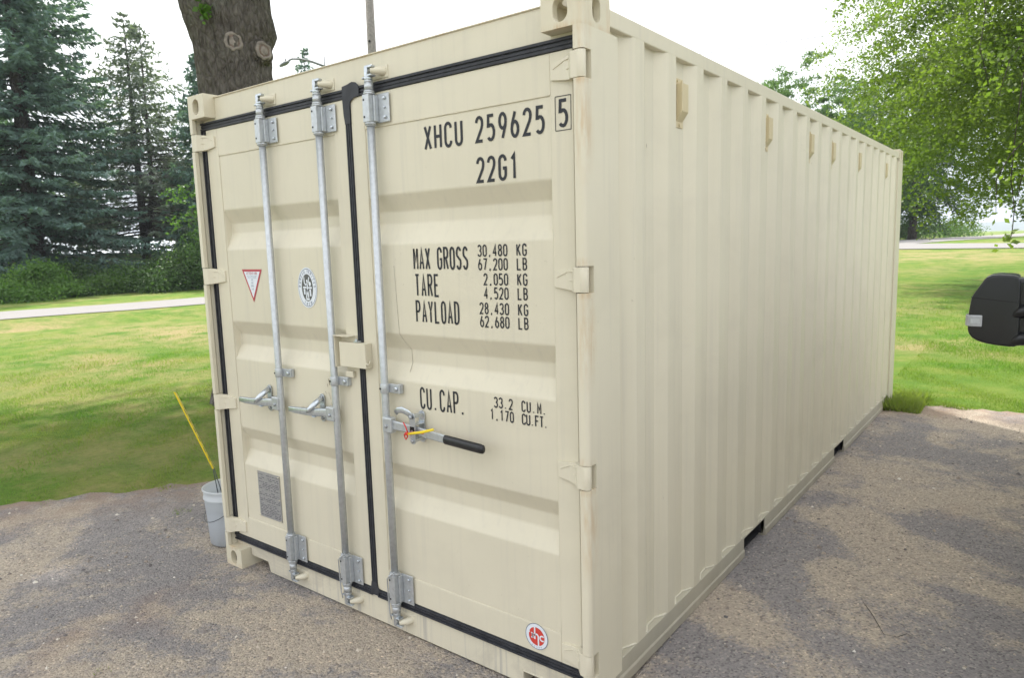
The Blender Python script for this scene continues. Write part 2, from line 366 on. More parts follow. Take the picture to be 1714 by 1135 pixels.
def strip(name, pts, widths, mat, dz=.02):
    P = [Vector((*p, 0)) for p in pts]; out = []; W = []
    for k in range(len(P)-1):
        n = max(2, int((P[k+1]-P[k]).length/.8))
        for i in range(n): out.append(P[k].lerp(P[k+1], i/n)); W.append(widths[k]+(widths[k+1]-widths[k])*i/n)
    out.append(P[-1]); W.append(widths[-1])
    for _ in range(12):
        out = [out[0]]+[(out[i-1]+out[i]*2+out[i+1])/4 for i in range(1, len(out)-1)]+[out[-1]]
    v = []; f = []
    for i, p in enumerate(out):
        d = (out[min(i+1, len(out)-1)]-out[max(i-1, 0)]).normalized(); nn = Vector((-d.y, d.x, 0))
        for s in (-.5, -.17, .17, .5):
            ww = W[i]*(1+.05*noise.noise(p*.5+Vector((s*9, 0, 0)))); q = p+nn*ww*s; v.append((q.x, q.y, gh(q.x, q.y)+dz+.02*(1-4*s*s)))
    for i in range(len(out)-1):
        for k in range(3): f.append((i*4+k, i*4+k+1, i*4+k+5, i*4+k+4))
    me = bpy.data.meshes.new(name); me.from_pydata(v, [], f); me.materials.append(mat)
    o = bpy.data.objects.new(name, me); col.objects.link(o); o['kind'] = 'structure'
strip('road', [(-27, -14), (-23.9, -1), (-22.6, 5.7), (-21.3, 11.7), (-17.5, 25), (-10.5, 38), (-5.5, 45), (-2.8, 54), (-.9, 75), (1.6, 110), (6, 180), (20, 420)], [3.7]*5+[4.5, 6.2, 6.2, 6, 6, 6, 6], M_road)
strip('side_road', [(-9.5, 40.4), (-4, 41.6), (2.8, 39.6), (12, 38), (40, 36)], [6.5, 6, 4.2, 4.0, 4.0], M_road, .034)
# far hills
def hills():
    v = []; f = []; n = 120
    for i in range(n+1):
        a = R(-75+150*i/n); d = 2600+260*math.sin(a*5)
        x, y = d*math.sin(a), d*math.cos(a)
        h = 26+34*noise.noise(Vector((i*.07, 3, 0)))+14*noise.noise(Vector((i*.21, 9, 0)))+6*noise.noise(Vector((i*.8, 1, 0)))
        v += [(x*.82, y*.82, 0), (x, y, max(14, h)), (x*1.3, y*1.3, 0)]
    for i in range(n): f += [(3*i, 3*i+3, 3*i+4, 3*i+1), (3*i+1, 3*i+4, 3*i+5, 3*i+2)]
    me = bpy.data.meshes.new('hills'); me.from_pydata(v, [], f)
    me.materials.append(simple('wooded_hill', (.05, .085, .035), .95, 0, .4, .02, .1)); me.polygons.foreach_set('use_smooth', [True]*len(f))
    o = bpy.data.objects.new('hills', me); col.objects.link(o); o['kind'] = 'structure'
hills()

# ================================================================== THE CONTAINER
L, W, H = 6.058, 2.438, 2.591
cont = empty('shipping_container'); tag(cont, 'beige steel shipping container with black door gaskets standing on the gravel yard', 'shipping container')

# ---- stroke font
def arc(cx, cy, rx, ry, a0, a1, n=7):
    return [(cx+rx*math.cos(R(a0+(a1-a0)*i/n)), cy+ry*math.sin(R(a0+(a1-a0)*i/n))) for i in range(n+1)]
e = .22
G = {
 'X': [[(0, 0), (1, 1)], [(0, 1), (1, 0)]], 'H': [[(0, 0), (0, 1)], [(1, 0), (1, 1)], [(0, .5), (1, .5)]],
 'C': [arc(.5, 1-e, .5, e, 0, 180)+arc(.5, e, .5, e, 180, 360)], 'U': [[(0, 1)]+arc(.5, e, .5, e, 180, 360)+[(1, 1)]],
 '2': [arc(.5, 1-e, .5, e, 180, 0)+[(.98, .66), (.85, .52), (0, 0), (1, 0)]],
 '5': [[(.95, 1), (.1, 1), (.04, .58)]+arc(.48, .31, .52, .31, 120, -90, 9)+arc(.48, .16, .48, .16, 270, 200, 3)],
 '9': [arc(.5, .70, .5, .30, 0, 360, 14), [(1, .70), (.93, .5), (.45, 0)]], '6': [arc(.5, .30, .5, .30, 0, 360, 14), [(0, .30), (.07, .5), (.55, 1)]],
 'G': [arc(.5, 1-e, .5, e, 0, 180)+arc(.5, e, .5, e, 180, 360)+[(1, .47), (.55, .47)]], '1': [[(.15, .82), (.55, 1), (.55, 0)]],
 'M': [[(0, 0), (0, 1), (.5, .35), (1, 1), (1, 0)]], 'A': [[(0, 0), (.5, 1), (1, 0)], [(.18, .3), (.82, .3)]],
 'R': [[(0, 0), (0, 1), (.6, 1)]+arc(.6, .76, .4, .24, 80, -90, 6)+[(0, .52)], [(.5, .52), (1, 0)]],
 'O': [arc(.5, 1-e, .5, e, 0, 180)+arc(.5, e, .5, e, 180, 360)+[(1, 1-e)]], '0': [arc(.5, 1-e, .5, e, 0, 180)+arc(.5, e, .5, e, 180, 360)+[(1, 1-e)]],
 'S': [arc(.5, .76, .5, .24, 20, 180, 6)+[(.06, .62), (.94, .40)]+arc(.5, .24, .5, .24, 0, -160, 6)],
 'T': [[(0, 1), (1, 1)], [(.5, 1), (.5, 0)]], 'E': [[(1, 1), (0, 1), (0, 0), (1, 0)], [(0, .52), (.8, .52)]], 'F': [[(1, 1), (0, 1), (0, 0)], [(0, .52), (.8, .52)]],
 'P': [[(0, 0), (0, 1), (.6, 1)]+arc(.6, .75, .4, .25, 80, -90, 6)+[(0, .5)]], 'Y': [[(0, 1), (.5, .5), (1, 1)], [(.5, .5), (.5, 0)]],
 'L': [[(0, 1), (0, 0), (1, 0)]], 'D': [[(0, 0), (0, 1), (.45, 1)]+arc(.45, .75, .55, .25, 90, 0, 4)+arc(.45, .25, .55, .25, 0, -90, 4)+[(0, 0)]],
 '3': [arc(.45, .76, .5, .24, 160, -80, 8), arc(.45, .26, .55, .26, 90, -160, 9)], '4': [[(.72, 0), (.72, 1), (0, .28), (1, .28)]],
 '8': [arc(.5, .77, .44, .23, -90, 270, 12), arc(.5, .27, .5, .27, 90, 450, 12)], '7': [[(0, 1), (1, 1), (.35, 0)]],
 'K': [[(0, 0), (0, 1)], [(1, 1), (0, .42)], [(.3, .58), (1, 0)]], 'V': [[(0, 1), (.5, 0), (1, 1)]], 'I': [[(.5, 0), (.5, 1)]], 'N': [[(0, 0), (0, 1), (1, 0), (1, 1)]],
 'B': [[(0, 0), (0, 1), (.55, 1)]+arc(.55, .76, .4, .24, 80, -90, 5)+[(0, .52)], [(.55, .52)]+arc(.55, .26, .45, .26, 80, -90, 5)+[(0, 0)]],
 '.': [[(.35, 0), (.35, .1)]], ',': [[(.5, .1), (.35, -.1)]],
 'x': [[(0, 0), (.35, .28), (.65, .5), (1, .5)], [(0, .5), (.35, .5), (.65, .05), (1, 0)]],
}
def ribbon(mb, pts, th, y, plane=None):
    """flat stroke in the x-z plane at depth y"""
    P = [Vector((p[0], p[1])) for p in pts]; Q = [P[0]]
    for p in P[1:]:
        if (p-Q[-1]).length > 1e-5: Q.append(p)
    if len(Q) < 2: return
    Lp = []; Rp = []
    for i, p in enumerate(Q):
        d0 = (Q[i]-Q[i-1]).normalized() if i else (Q[1]-Q[0]).normalized()
        d1 = (Q[i+1]-Q[i]).normalized() if i < len(Q)-1 else d0
        n0 = Vector((-d0.y, d0.x)); n1 = Vector((-d1.y, d1.x)); m = (n0+n1)
        if m.length < .2: m = n0
        m.normalize(); k = th/2/max(.45, m.dot(n0)); Lp.append(p+m*k); Rp.append(p-m*k)
    v = [(a.x, y, a.y) for a in Lp]+[(a.x, y, a.y) for a in Rp]; n = len(Q)
    mb.add(v, [(i, i+1, n+i+1, n+i) for i in range(n-1)])
def text(mb, s, x, z, h, cw, pitch, th, y):
    k = 0
    for i, ch in enumerate(s):
        for j, st in enumerate(G.get(ch, [])):
            inset = th/2
            ribbon(mb, [(x+i*pitch+inset+p[0]*(cw-th), z+inset+p[1]*(h-th)) for p in st], th, y-.0001*((i+j*3) % 4))
def disc(mb, cx, cz, rx, rz, y, n=48, ring=None):
    o = [(cx+rx*math.cos(2*math.pi*i/n), y, cz+rz*math.sin(2*math.pi*i/n)) for i in range(n)]
    if ring is None: mb.add(o, [tuple(range(n))])
    else:
        q = [(cx+ring*rx*math.cos(2*math.pi*i/n), y, cz+ring*rz*math.sin(2*math.pi*i/n)) for i in range(n)]
        mb.add(o+q, [(i, (i+1) % n, n+(i+1) % n, n+i) for i in range(n)])

# ---- corner castings (hollow boxes with obround holes)
def casting_master():
    def bmobj(mb):
        me = bpy.data.meshes.new('tmp'); me.from_pydata(mb.v, [], mb.f); bm = bmesh.new(); bm.from_mesh(me)
        bmesh.ops.recalc_face_normals(bm, faces=bm.faces); return me, bm
    me, bm = bmobj(MB().box(0, .162, 0, .178, 0, .118))
    eds = [ed for ed in bm.edges if all(abs(v.co.x) < 1e-6 and abs(v.co.y) < 1e-6 for v in ed.verts) or all(abs(v.co.z) < 1e-6 and abs(v.co.x) < 1e-6 for v in ed.verts)]
    bmesh.ops.bevel(bm, geom=eds, offset=.014, segments=4, affect='EDGES', profile=.5)
    bm.to_mesh(me); bm.free(); ob = bpy.data.objects.new('tmpc', me); col.objects.link(ob)
    def obr(cx, cz, w_, h_, n=8):
        r = w_/2; return [(cx+r*math.cos(math.pi*i/n), cz+(h_/2-r)+r*math.sin(math.pi*i/n)) for i in range(n+1)]+[(cx-r*math.cos(math.pi*i/n), cz-(h_/2-r)-r*math.sin(math.pi*i/n)) for i in range(n+1)]
    cut = MB().box(.026, .137, .028, .150, .028, .092)
    cuts = [cut, MB().prism(obr(.085, .06, .058, .080), -.02, .06, 'y'), MB().prism(obr(.089, .06, .052, .080), -.02, .06, 'x'),
            MB().prism([(p[0], p[1]) for p in obr(.081, .089, .062, .11)], -.02, .06, 'z')]
    objs = []
    for c in cuts:
        me2, b2 = bmobj(c); b2.to_mesh(me2); b2.free(); o2 = bpy.data.objects.new('tmpx', me2); col.objects.link(o2); objs.append(o2)
        md = ob.modifiers.new('b', 'BOOLEAN'); md.operation = 'DIFFERENCE'; md.object = o2; md.solver = 'EXACT'
    dg = bpy.context.evaluated_depsgraph_get(); ev = ob.evaluated_get(dg); res = bpy.data.meshes.new_from_object(ev)
    for o2 in objs+[ob]: bpy.data.objects.remove(o2, do_unlink=True)
    return res
cm = casting_master()
def casting(fx, fy, fz):
    me = cm.copy(); me.name = 'corner_casting'
    for v in me.vertices:
        x, y, z = v.co
        v.co = (W-x if fx else x, L-y if fy else y, H-z if fz else z)
    if (fx+fy+fz) % 2: me.flip_normals()
    me.materials.clear(); me.materials.append(M_cast)
    o = bpy.data.objects.new('corner_casting', me); col.objects.link(o); o.parent = cont
    b = o.modifiers.new('bevel', 'BEVEL'); b.width = .003; b.segments = 2; b.limit_method = 'ANGLE'; b.angle_limit = R(40)
    return o
for fx in (0, 1):
    for fy in (0, 1):
        for fz in (0, 1): casting(fx, fy, fz)

# ---- corner posts, door end: notched at the hinges
def mx(p, f): return [(W-x, y) for x, y in p] if f else p
full = [(.038, .001), (.036, 0), (.017, 0), (.012, .0007), (.008, .0025), (.0045, .0055), (.0018, .0095), (.0004, .014), (0, .018), (0, .226), (.002, .228), (.09, .228), (.09, .19), (.030, .19), (.030, .03), (.038, .02)]
notch = [(.034, .052), (0, .052), (0, .228), (.09, .228), (.09, .19), (.034, .19)]
for f in (0, 1):
    mb = MB(); z = .118
    for hz in sorted(HZ):
        mb.prism(mx(full, f), z, hz-.046, 'z'); mb.prism(mx(notch, f), hz-.046, hz+.046, 'z'); z = hz+.046
    mb.prism(mx(full, f), z, H-.118, 'z'); mb.build('corner_post', M_post, cont)
for f in (0, 1):
    p = mx([(0, L-.228), (0, L), (.12, L), (.12, L-.06), (.05, L-.06), (.05, L-.228)], f)
    MB().prism(p, .118, H-.118, 'z').build('corner_post', M_paint, cont, .004)

# ---- header and sill
MB().box(.162, 2.276, .062, .16, 2.462, 2.576).box(.162, 2.276, .056, .16, 2.5745, 2.580).box(.036, .162, .062, .16, 2.455, 2.474).box(2.276, 2.402, .062, .16, 2.455, 2.474).build('door_header', M_header, cont, .002)
sill = [(.036, .112), (.036, .140), (2.402, .140), (2.402, .112), (2.265, .112), (2.265, .072), (2.085, .072), (2.085, .016), (.346, .016), (.328, .072), (.170, .072), (.170, .112)]
MB().prism(sill, .060, .15, 'y').box(2.078, 2.0845, .056, .15, .016, .080).box(2.078, 2.265, .056, .15, .0725, .080).build('door_sill', M_sill, cont, .003)

# ---- side rails, side panels
def X(x, f): return W-x if f else x
for f in (0, 1):
    a, b_ = sorted((X(.008, f), X(.075, f)))
    MB().box(a, b_, .178, L-.178, 2.502, 2.560).build('top_side_rail', M_paint, cont, .004)
    mb = MB()
    def seg(y0, y1):
        p = [(.006, .160), (.006, .092), (.001, .084), (.001, .046), (.012, .040), (.05, .040), (.05, .052), (.020, .052), (.013, .09), (.013, .152), (.05, .152), (.05, .160)]
        mb.prism([(X(q[0], f), q[1]) for q in p], y0, y1, 'y')
    seg(.188, 1.613); seg(1.965, 3.607); seg(3.925, 5.62)
    for y0, y1 in ((1.613, 1.965), (3.607, 3.925), (5.62, 5.88)):
        a, b_ = sorted((X(.006, f), X(.05, f))); mb.box(a, b_, y0, y1, .150, .160)
    mb.build('bottom_side_rail', M_rail, cont, .0015)
    prof = [(.228, .036), (.300, .036), ]
    k = 0; y = .300
    prof = [(.226, .037), (.300, .037)]
    while k < 20:
        y0 = .44+.28*k; prof += [(y0-.07, .005), (y0, .005), (y0+.07, .037), (y0+.14, .037)]; k += 1
    prof[-1] = (5.80, .037); prof += [(5.832, .020)]
    v = []; nn = len(prof)
    for z in (.1595, 2.503): v += [(X(p[1], f), p[0], z) for p in prof]
    for z in (.1595, 2.503): v += [(X(p[1]+.002, f), p[0], z) for p in prof]
    fs = [(i, i+1, nn+i+1, nn+i) for i in range(nn-1)]+[(2*nn+i, 3*nn+i, 3*nn+i+1, 2*nn+i+1) for i in range(nn-1)]
    sp_ = MB().add(v, fs).build('side_panel', M_paint, cont)
    # sealant bead along the foot of the corrugation
    rnd = random.Random(9+f); runs = []; pts = []
    for i in range(nn-1):
        for q in range(6):
            t_ = q/6; yy = prof[i][0]*(1-t_)+prof[i+1][0]*t_; xx = prof[i][1]*(1-t_)+prof[i+1][1]*t_
            if xx > .0095: pts.append((X(xx-.0025+rnd.uniform(-.0012, .0012), f), yy, .1625+rnd.uniform(0, .0015)))
            elif pts: runs.append(pts); pts = []
    if pts: runs.append(pts)
    for pts in runs: MB().tube(pts, [.0030+.0014*rnd.random() for _ in pts], 6).build('sealant_bead', M_weld, sp_)
    if f:
        for yc in (.823, 1.943, 2.783, 3.343, 4.183, 5.303):
            x0 = W-.037; vb = MB()
            vb.box(x0, x0+.004, yc-.048, yc+.030, 2.238, 2.436)
            vb.prism([(x0+.004, 2.412), (x0+.031, 2.412), (x0+.031, 2.300), (x0+.004, 2.262)], yc-.040, yc+.022, 'y')
            vo_ = vb.build('air_vent', M_vent, cont, .002)
            for (dy, zz) in ((-.030, 2.425), (.010, 2.425), (-.010, 2.250)): MB().tube([(x0+.003, yc+dy, zz), (x0+.009, yc+dy, zz)], .0065, 8).build('rivet', M_vent, vo_)
# far end, roof, floor
prof = [];
for k in range(9): x0 = .14+.25*k; prof += [(x0, .012), (x0+.11, .012), (x0+.125, .055), (x0+.235, .055)]
prof = [(.05, .055)]+prof+[(2.388, .055)]
n_ = len(prof); v = []
for z in (.14, 2.50): v += [(p[0], L-p[1], z) for p in prof]
MB().add(v, [(i, i+1, n_+i+1, n_+i) for i in range(n_-1)]).build('end_panel', M_paint, cont)
MB().box(.162, 2.276, L-.10, L-.002, 2.50, 2.585).build('end_top_rail', M_paint, cont, .003)
MB().box(.162, 2.276, L-.10, L-.002, .016, .14).build('end_bottom_rail', M_paint, cont, .003)
rf = MB(); rf.box(.076, 2.362, .16, L-.10, 2.535, 2.545)
for k in range(27): rf.prism([(.25+k*.21, 2.5455), (.28+k*.21, 2.562), (.36+k*.21, 2.562), (.39+k*.21, 2.5455)], .12, 2.318, 'x')
rf.build('roof', M_paint, cont)
fl = MB(); fl.box(.05, 2.388, .151, L-.10, .15, .178)
for k in range(20):
    y0 = .3+.28*k
    if any(a-.08 < y0 < b_+.02 for a, b_ in ((1.6, 1.97), (3.59, 3.94))): continue
    fl.box(.052, 2.386, y0, y0+.045, .045, .1495)
for a, b_ in ((1.613, 1.965), (3.607, 3.925)): fl.box(.03, 2.408, a-.006, a-.001, .03, .1495).box(.03, 2.408, b_+.001, b_+.006, .03, .1495).box(.04, 2.398, a, b_, .05, .056)
fl.box(.14, .17, .2, 5.9, .05, .149).box(2.26, 2.28, .2, 1.6, .02, .149).box(2.26, 2.28, 1.98, 3.59, .02, .149).box(2.26, 2.28, 3.94, 5.9, .02, .149)
fl.build('underframe', M_dark, cont)

# ---- doors
DZ0, DZ1 = .182, 2.418
BANDS = [(1.998, 1.928, 1.876, 1.790), (1.409, 1.338, 1.279, 1.205), (.823, .753, .691, .612)]
def door(x0, x1, p0, p1, sw0, sw1):
    mb = MB(); yf, yb, yp, yr = .052, .105, .056, .094; z0, z1 = .300, 2.280
    mb.box(x0, p0, yf, yb, DZ0, DZ1).box(p1, x1, yf, yb, DZ0, DZ1)
    mb.box(p0, p1, yf+.0005, yb, DZ0, z0).box(p0, p1, yf+.0005, yb, z1, DZ1)
    fr = mb
    d = fr.build('door', M_paint, cont, .003)
    # recessed panel: one sheet pressed into three rounded grooves
    dep = yr-yp; ctrl = [(z1, 0)]
    for a, b, c, dd in BANDS: ctrl += [(a, 0), (b, dep), (c, dep), (dd, 0)]
    ctrl.append((z0, 0)); rows = [ctrl[0]]
    for q in range(1, len(ctrl)-1):
        A, B, C = [Vector(ctrl[q+o_]) for o_ in (-1, 0, 1)]; r_ = .007
        s0 = B+(A-B).normalized()*r_; s1 = B+(C-B).normalized()*r_
        for k in range(5): u = k/4; rows.append(tuple(s0*(1-u)**2+B*2*u*(1-u)+s1*u*u))
    rows.append(ctrl[-1]); cols = [(p0, 0), (p0+sw0*.3, .15), (p0+sw0*.75, .9), (p0+sw0, 1), (p1-sw1, 1), (p1-sw1*.75, .9), (p1-sw1*.3, .15), (p1, 0)]
    v = [(cx_, yp+d_*k_, z_) for (z_, d_) in rows for (cx_, k_) in cols]; m_ = len(cols)
    bm_o = MB().add(v, [(r_*m_+c_, r_*m_+c_+1, (r_+1)*m_+c_+1, (r_+1)*m_+c_) for r_ in range(len(rows)-1) for c_ in range(m_-1)]).build('door_panel', M_paint, d)
    # weld bead round the panel
    rnd = random.Random(int(x0*100)); wl = MB()
    for P in ([(p0+.002, z1), (p1-.002, z1)], [(p0+.001, z0), (p1-.001, z0)], [(p0, z0), (p0, z1)], [(p1, z0), (p1, z1)]):
        A, B = P; m = 40; r = .0032 if P[0][1] == z1 and P[1][1] == z1 else .0018
        wl.tube([(A[0]+(B[0]-A[0])*i/m, .0545, A[1]+(B[1]-A[1])*i/m+rnd.uniform(-.0006, .0006)) for i in range(m+1)], r, 6)
    wl.build('weld_bead', M_paint, d)
    return d
dl = door(.072, 1.203, .178, 1.120, .010, .012)
dr = door(1.239, 2.366, 1.322, 2.274, .012, .006)

# gaskets: ribbed rubber strips
def strip_g(mb, a, b, c, d, vert, y=.050):
    """rect x a..b, z c..d with ribs along its length"""
    if vert:
        mb.box(a, b, y+.004, .075, c, d); w_ = b-a
        for k in range(3): mb.box(a+w_*(k*.34)+.001, a+w_*(k*.34+.24), y-(.003 if k != 1 else -.001), y+.005, c, d)
    else:
        mb.box(a, b, y+.004, .075, c, d); w_ = d-c
        for k in range(3): mb.box(a, b, y-(.003 if k != 1 else -.001), y+.005, c+w_*(k*.34)+.001, c+w_*(k*.34+.24))
gl = MB(); strip_g(gl, .030, .0715, .181, 2.418, True); strip_g(gl, .030, 1.203, 2.4185, 2.461, False); strip_g(gl, .030, 1.203, .141, .181, False)
gl.build('gasket', M_rubber, dl, .0015)
gr = MB(); strip_g(gr, 1.2395, 2.402, 2.4185, 2.461, False); strip_g(gr, 1.2395, 2.402, .141, .181, False)
gr.box(2.368, 2.402, .060, .075, .181, 2.418)
gr.prism([(1.195, 2.415), (1.197, 2.470), (1.23, 2.474), (1.262, 2.481), (1.285, 2.476), (1.305, 2.462), (1.305, 2.418), (1.27, 2.414), (1.2465, 2.402), (1.241, 2.38), (1.2405, 2.31), (1.206, 2.31), (1.199, 2.35)], .0445, .0468, 'y')
gr.build('gasket', M_rubber, dr, .0015)
gm = MB(); gm.box(1.203, 1.239, .050, .085, .181, 2.418)
for xx in (1.206, 1.218, 1.230): gm.box(xx, xx+.007, .046, .051, .17, 2.40)
gm.prism([(1.195, .150), (1.245, .150), (1.262, .181), (1.245, .195), (1.239, .215), (1.203, .215), (1.197, .185)], .0462, .0475, 'y')
gm.build('gasket', M_rubber, dl, .001)

# hinges
def hinge(zc, f, dd):
    mb = MB(); h = .0435
    mb.tube([(X(.020, f), .0185, zc-h), (X(.020, f), .0185, zc+h)], .0175, 18)
    st = [(.022, .0015, .034, h), (.052, .006, .030, h-.001), (.075, .030, .020, h-.004), (.105, .040, .0125, h-.008), (.150, .0425, .010, h-.014), (.158, .044, .0085, h-.016)]
    v = []; fs = []
    for (x, y, th, hh) in st: v += [(X(x, f), y, zc-hh), (X(x, f), y, zc+hh), (X(x, f), y+th, zc+hh), (X(x, f), y+th, zc-hh)]
    for i in range(len(st)-1):
        for k in range(4): fs.append((4*i+k, 4*i+(k+1) % 4, 4*i+4+(k+1) % 4, 4*i+4+k))
    fs += [(0, 1, 2, 3), (4*(len(st)-1)+3, 4*(len(st)-1)+2, 4*(len(st)-1)+1, 4*(len(st)-1))]
    mb.add(v, fs)
    mb.tube([(X(.060, f), .02, zc+h-.016), (X(.100, f), .0385, zc+h-.018), (X(.145, f), .0415, zc+.006)], .0022, 6)
    mb.tube([(X(.062, f), .021, zc-.004), (X(.085, f), .0335, zc-.004)], .0025, 6)
    return mb.build('hinge', M_hinge, dd, .002)
for zc in HZ: hinge(zc, 0, dl); hinge(zc, 1, dr)

# ---- lock rods
def bolt_o(x, y, z, r, mat, parent, name='bolt'): b = MB(); bolt(b, x, y, z, r); return b.build(name, mat, parent)
def bolt(mb, x, y, z, r=.008): mb.tube([(x, y+.001, z), (x, y-.006, z), (x, y-.009, z)], [r, r, r*.55], 8)
def lock_rod(xc, hdir, parent_door):
    yr = .020
    rod = MB().tube([(xc, yr, .17), (xc, yr, 1.0), (xc, yr, 2.43)], .0165, 20).build('lock_rod', M_galv, cont)
    rod['category'] = ''; del rod['category']
    def sleeve(z0, z1, top):
        mb = MB(); mb.box(xc-.0195, xc+.0195, -.0035, .046, z0, z1); mb.box(xc+.0195, xc+.092, .0405, .0465, z0-.002, z1+.002)
        mb.box(xc+.0195, xc+.030, .018, .0405, z0+.003, z1-.003)
        sl = mb.build('bearing_bracket', M_galv, rod, .006, 3)
        c = MB(); ze = z0 if top else z1; sg = -1 if top else 1
        c.tube([(xc, yr, ze), (xc, yr, ze+sg*.009)], .0235, 20).tube([(xc, yr, ze+sg*.009), (xc, yr, ze+sg*.014)], .0205, 20); c.build('collar', M_galv, rod); c = MB()
        ze2 = z1 if top else z0; sg2 = -sg
        c.tube([(xc, yr, ze2), (xc, yr, ze2+sg2*.008)], .0235, 20).tube([(xc, yr, ze2+sg2*.008), (xc, yr, ze2+sg2*.016)], .0215, 20).tube([(xc, yr, ze2+sg2*.016), (xc, yr, ze2+sg2*.048)], .0188, 20)
        c.tube([(xc, yr, ze2+sg2*.048), (xc, yr, ze2+sg2*.058)], .0175, 20)
        c.build('collar', M_galv, rod)
        for zz in (z0+.018, z1-.018, (z0+z1)/2): bolt_o(xc+.068, .0405, zz, .0075 if zz != (z0+z1)/2 else .0045, M_zinc, rod)
        for zz in (z0+.022, z1-.022): MB().tube([(xc-.010, -.0032, zz), (xc-.010, -.0045, zz)], .0045, 10).build('grease_hole', M_hole, rod)
    sleeve(2.292, 2.404, True); sleeve(.178, .312, False)
    # cams and their keepers
    for top in (True, False):
        s = 1 if top else -1; z0 = 2.462 if top else .122
        cmb = MB()
        cmb.tube([(xc, yr, z0), (xc, yr, z0+s*.014)], .017, 14)
        cmb.box(xc-.008, xc+.030, .004, .034, *sorted((z0+s*.012, z0+s*.020)))
        cmb.prism([(xc-.010, z0+s*.018), (xc+.006, z0+s*.018), (xc+.010, z0+s*.034), (xc+.006, z0+s*.052), (xc-.010, z0+s*.052)], .006, .030, 'y')
        cmb.prism([(xc-.010, z0+s*.046), (xc+.034, z0+s*.046), (xc+.040, z0+s*.052), (xc+.030, z0+s*.057), (xc-.010, z0+s*.057)], .008, .026, 'y')
        cmb.prism([(xc-.030, z0+s*.006), (xc-.006, z0+s*.010), (xc-.006, z0+s*.016), (xc-.026, z0+s*.014)], .008, .026, 'y')
        cmb.build('cam', M_zinc, rod, .002)
        kp = MB()
        kp.tube([(xc+.052, .064, z0+s*.033), (xc+.044, .040, z0+s*.034), (xc+.022, .012, z0+s*.034)], [.019, .016, .010], 12)
        kp.build('cam_keeper', M_hinge, rod, .003); kp = MB(); kp.tube([(xc-.024, .064, z0+s*.028), (xc-.026, .040, z0+s*.028), (xc-.026, .018, z0+s*.028)], [.014, .013, .010], 12)
        kp.box(xc-.045, xc+.075, .058, .0615, *sorted((z0+s*.008, z0+s*.058)))
        kp.build('cam_keeper', M_hinge, rod, .003)
    # middle guide
    g = MB(); g.tube([(xc, yr, 1.149), (xc, yr, 1.192)], .0205, 20); g.box(xc+.008, xc+.082, .030, .036, 1.150, 1.191).box(xc+.060, xc+.082, .036, .0525, 1.150, 1.191)
    g.build('guide_clamp', M_galv, rod, .003); b = MB(); bolt(b, xc+.060, .030, 1.17, .011); b.build('bolt', M_zinc, rod)
    hl = MB().tube([(xc-.008, .0003, 1.17), (xc-.008, -.0015, 1.17)], .0045, 10).build('grease_hole', M_hole, rod)
    # handle hub
    s = hdir
    hb = MB(); a, b_ = sorted((xc-s*.004, xc+s*.052)); hb.box(a, b_, -.004, .030, .978, 1.046)
    hb.build('handle_hub', M_galv, rod, .006, 3); b = MB(); bolt(b, xc+s*.022, -.0035, 1.008, .008); b.build('bolt', M_bolt, rod)
    if s > 0:
        st = [(.030, .014, 1.014, .021, .0065), (.13, .012, 1.012, .019, .006), (.26, .004, 1.006, .019, .006), (.36, -.006, 1.003, .018, .006), (.40, -.010, 1.002, .017, .006)]
    else:
        st = [(.030, .012, 1.014, .021, .007), (.09, .008, 1.010, .020, .008), (.15, .000, 1.006, .019, .012), (.21, -.005, 1.005, .018, .013), (.275, -.009, 1.004, .016, .012), (.32, -.011, 1.005, .013, .009)]
    v = []; fs = []
    for (dx, y, z, hh, th) in st:
        x = xc+s*dx; v += [(x, y-th, z-hh*.8), (x, y-th, z+hh*.8), (x, y-th*.4, z+hh), (x, y+th*.4, z+hh), (x, y+th, z+hh*.8), (x, y+th, z-hh*.8), (x, y+th*.4, z-hh), (x, y-th*.4, z-hh)]
    m = 8
    for i in range(len(st)-1):
        for k in range(m): fs.append((m*i+k, m*i+(k+1) % m, m*i+m+(k+1) % m, m*i+m+k))
    fs += [tuple(range(m)), tuple(range(m*len(st)-1, m*len(st)-m-1, -1))]
    MB().add(v, fs, s < 0).build('handle', M_zinc if s < 0 else M_galv, rod, .0015)
    if s > 0:
        x0, x1 = xc+.372, xc+.588; P = []
        gpts = [(x0, -.009, 1.002), (x0+.004, -.009, 1.002), (x1-.02, -.020, .997), (x1-.006, -.021, .9965), (x1, -.0215, .9965)]
        MB().tube(gpts, [.0125, .0135, .0135, .012, .006], 18, flat=1.45).build('handle_grip', M_grip, rod)
    # catch on the door that holds the handle
    cx = xc+s*.190 if s > 0 else xc-.138
    cp = MB(); k = 10; r = .017
    pl_ = [(cx+r*math.cos(math.pi*i/k), 1.072+r*math.sin(math.pi*i/k)) for i in range(k+1)]+[(cx-r*math.cos(math.pi*i/k), .968-r*math.sin(math.pi*i/k)) for i in range(k+1)]
    cp.prism(pl_, .0445, .0515, 'y')
    if s > 0:
        cp.prism([(cx+.016*math.cos(math.pi*i/k), 1.074+.016*math.sin(math.pi*i/k)) for i in range(k+1)]+[(cx-.016*math.cos(math.pi*i/k), .970-.016*math.sin(math.pi*i/k)) for i in range(k+1)], -.012, -.007, 'y').box(cx-.012, cx+.012, -.007, .0445, 1.066, 1.080).box(cx-.012, cx+.012, -.007, .0445, .964, .978)
        cp.box(cx-.014, cx+.014, -.011, -.0065, .985, 1.040).box(cx-.018, cx+.018, -.006, .0445, .982, .9855).box(cx-.018, cx+.018, -.006, .0445, 1.036, 1.040)
    else:
        cp.prism([(cx-.010, .985), (cx+.012, .985), (cx+.012, .989), (cx-.010, .989)], -.014, .0445, 'y')
    c_o = cp.build('handle_catch', M_zinc, rod, .002)
    la = MB()
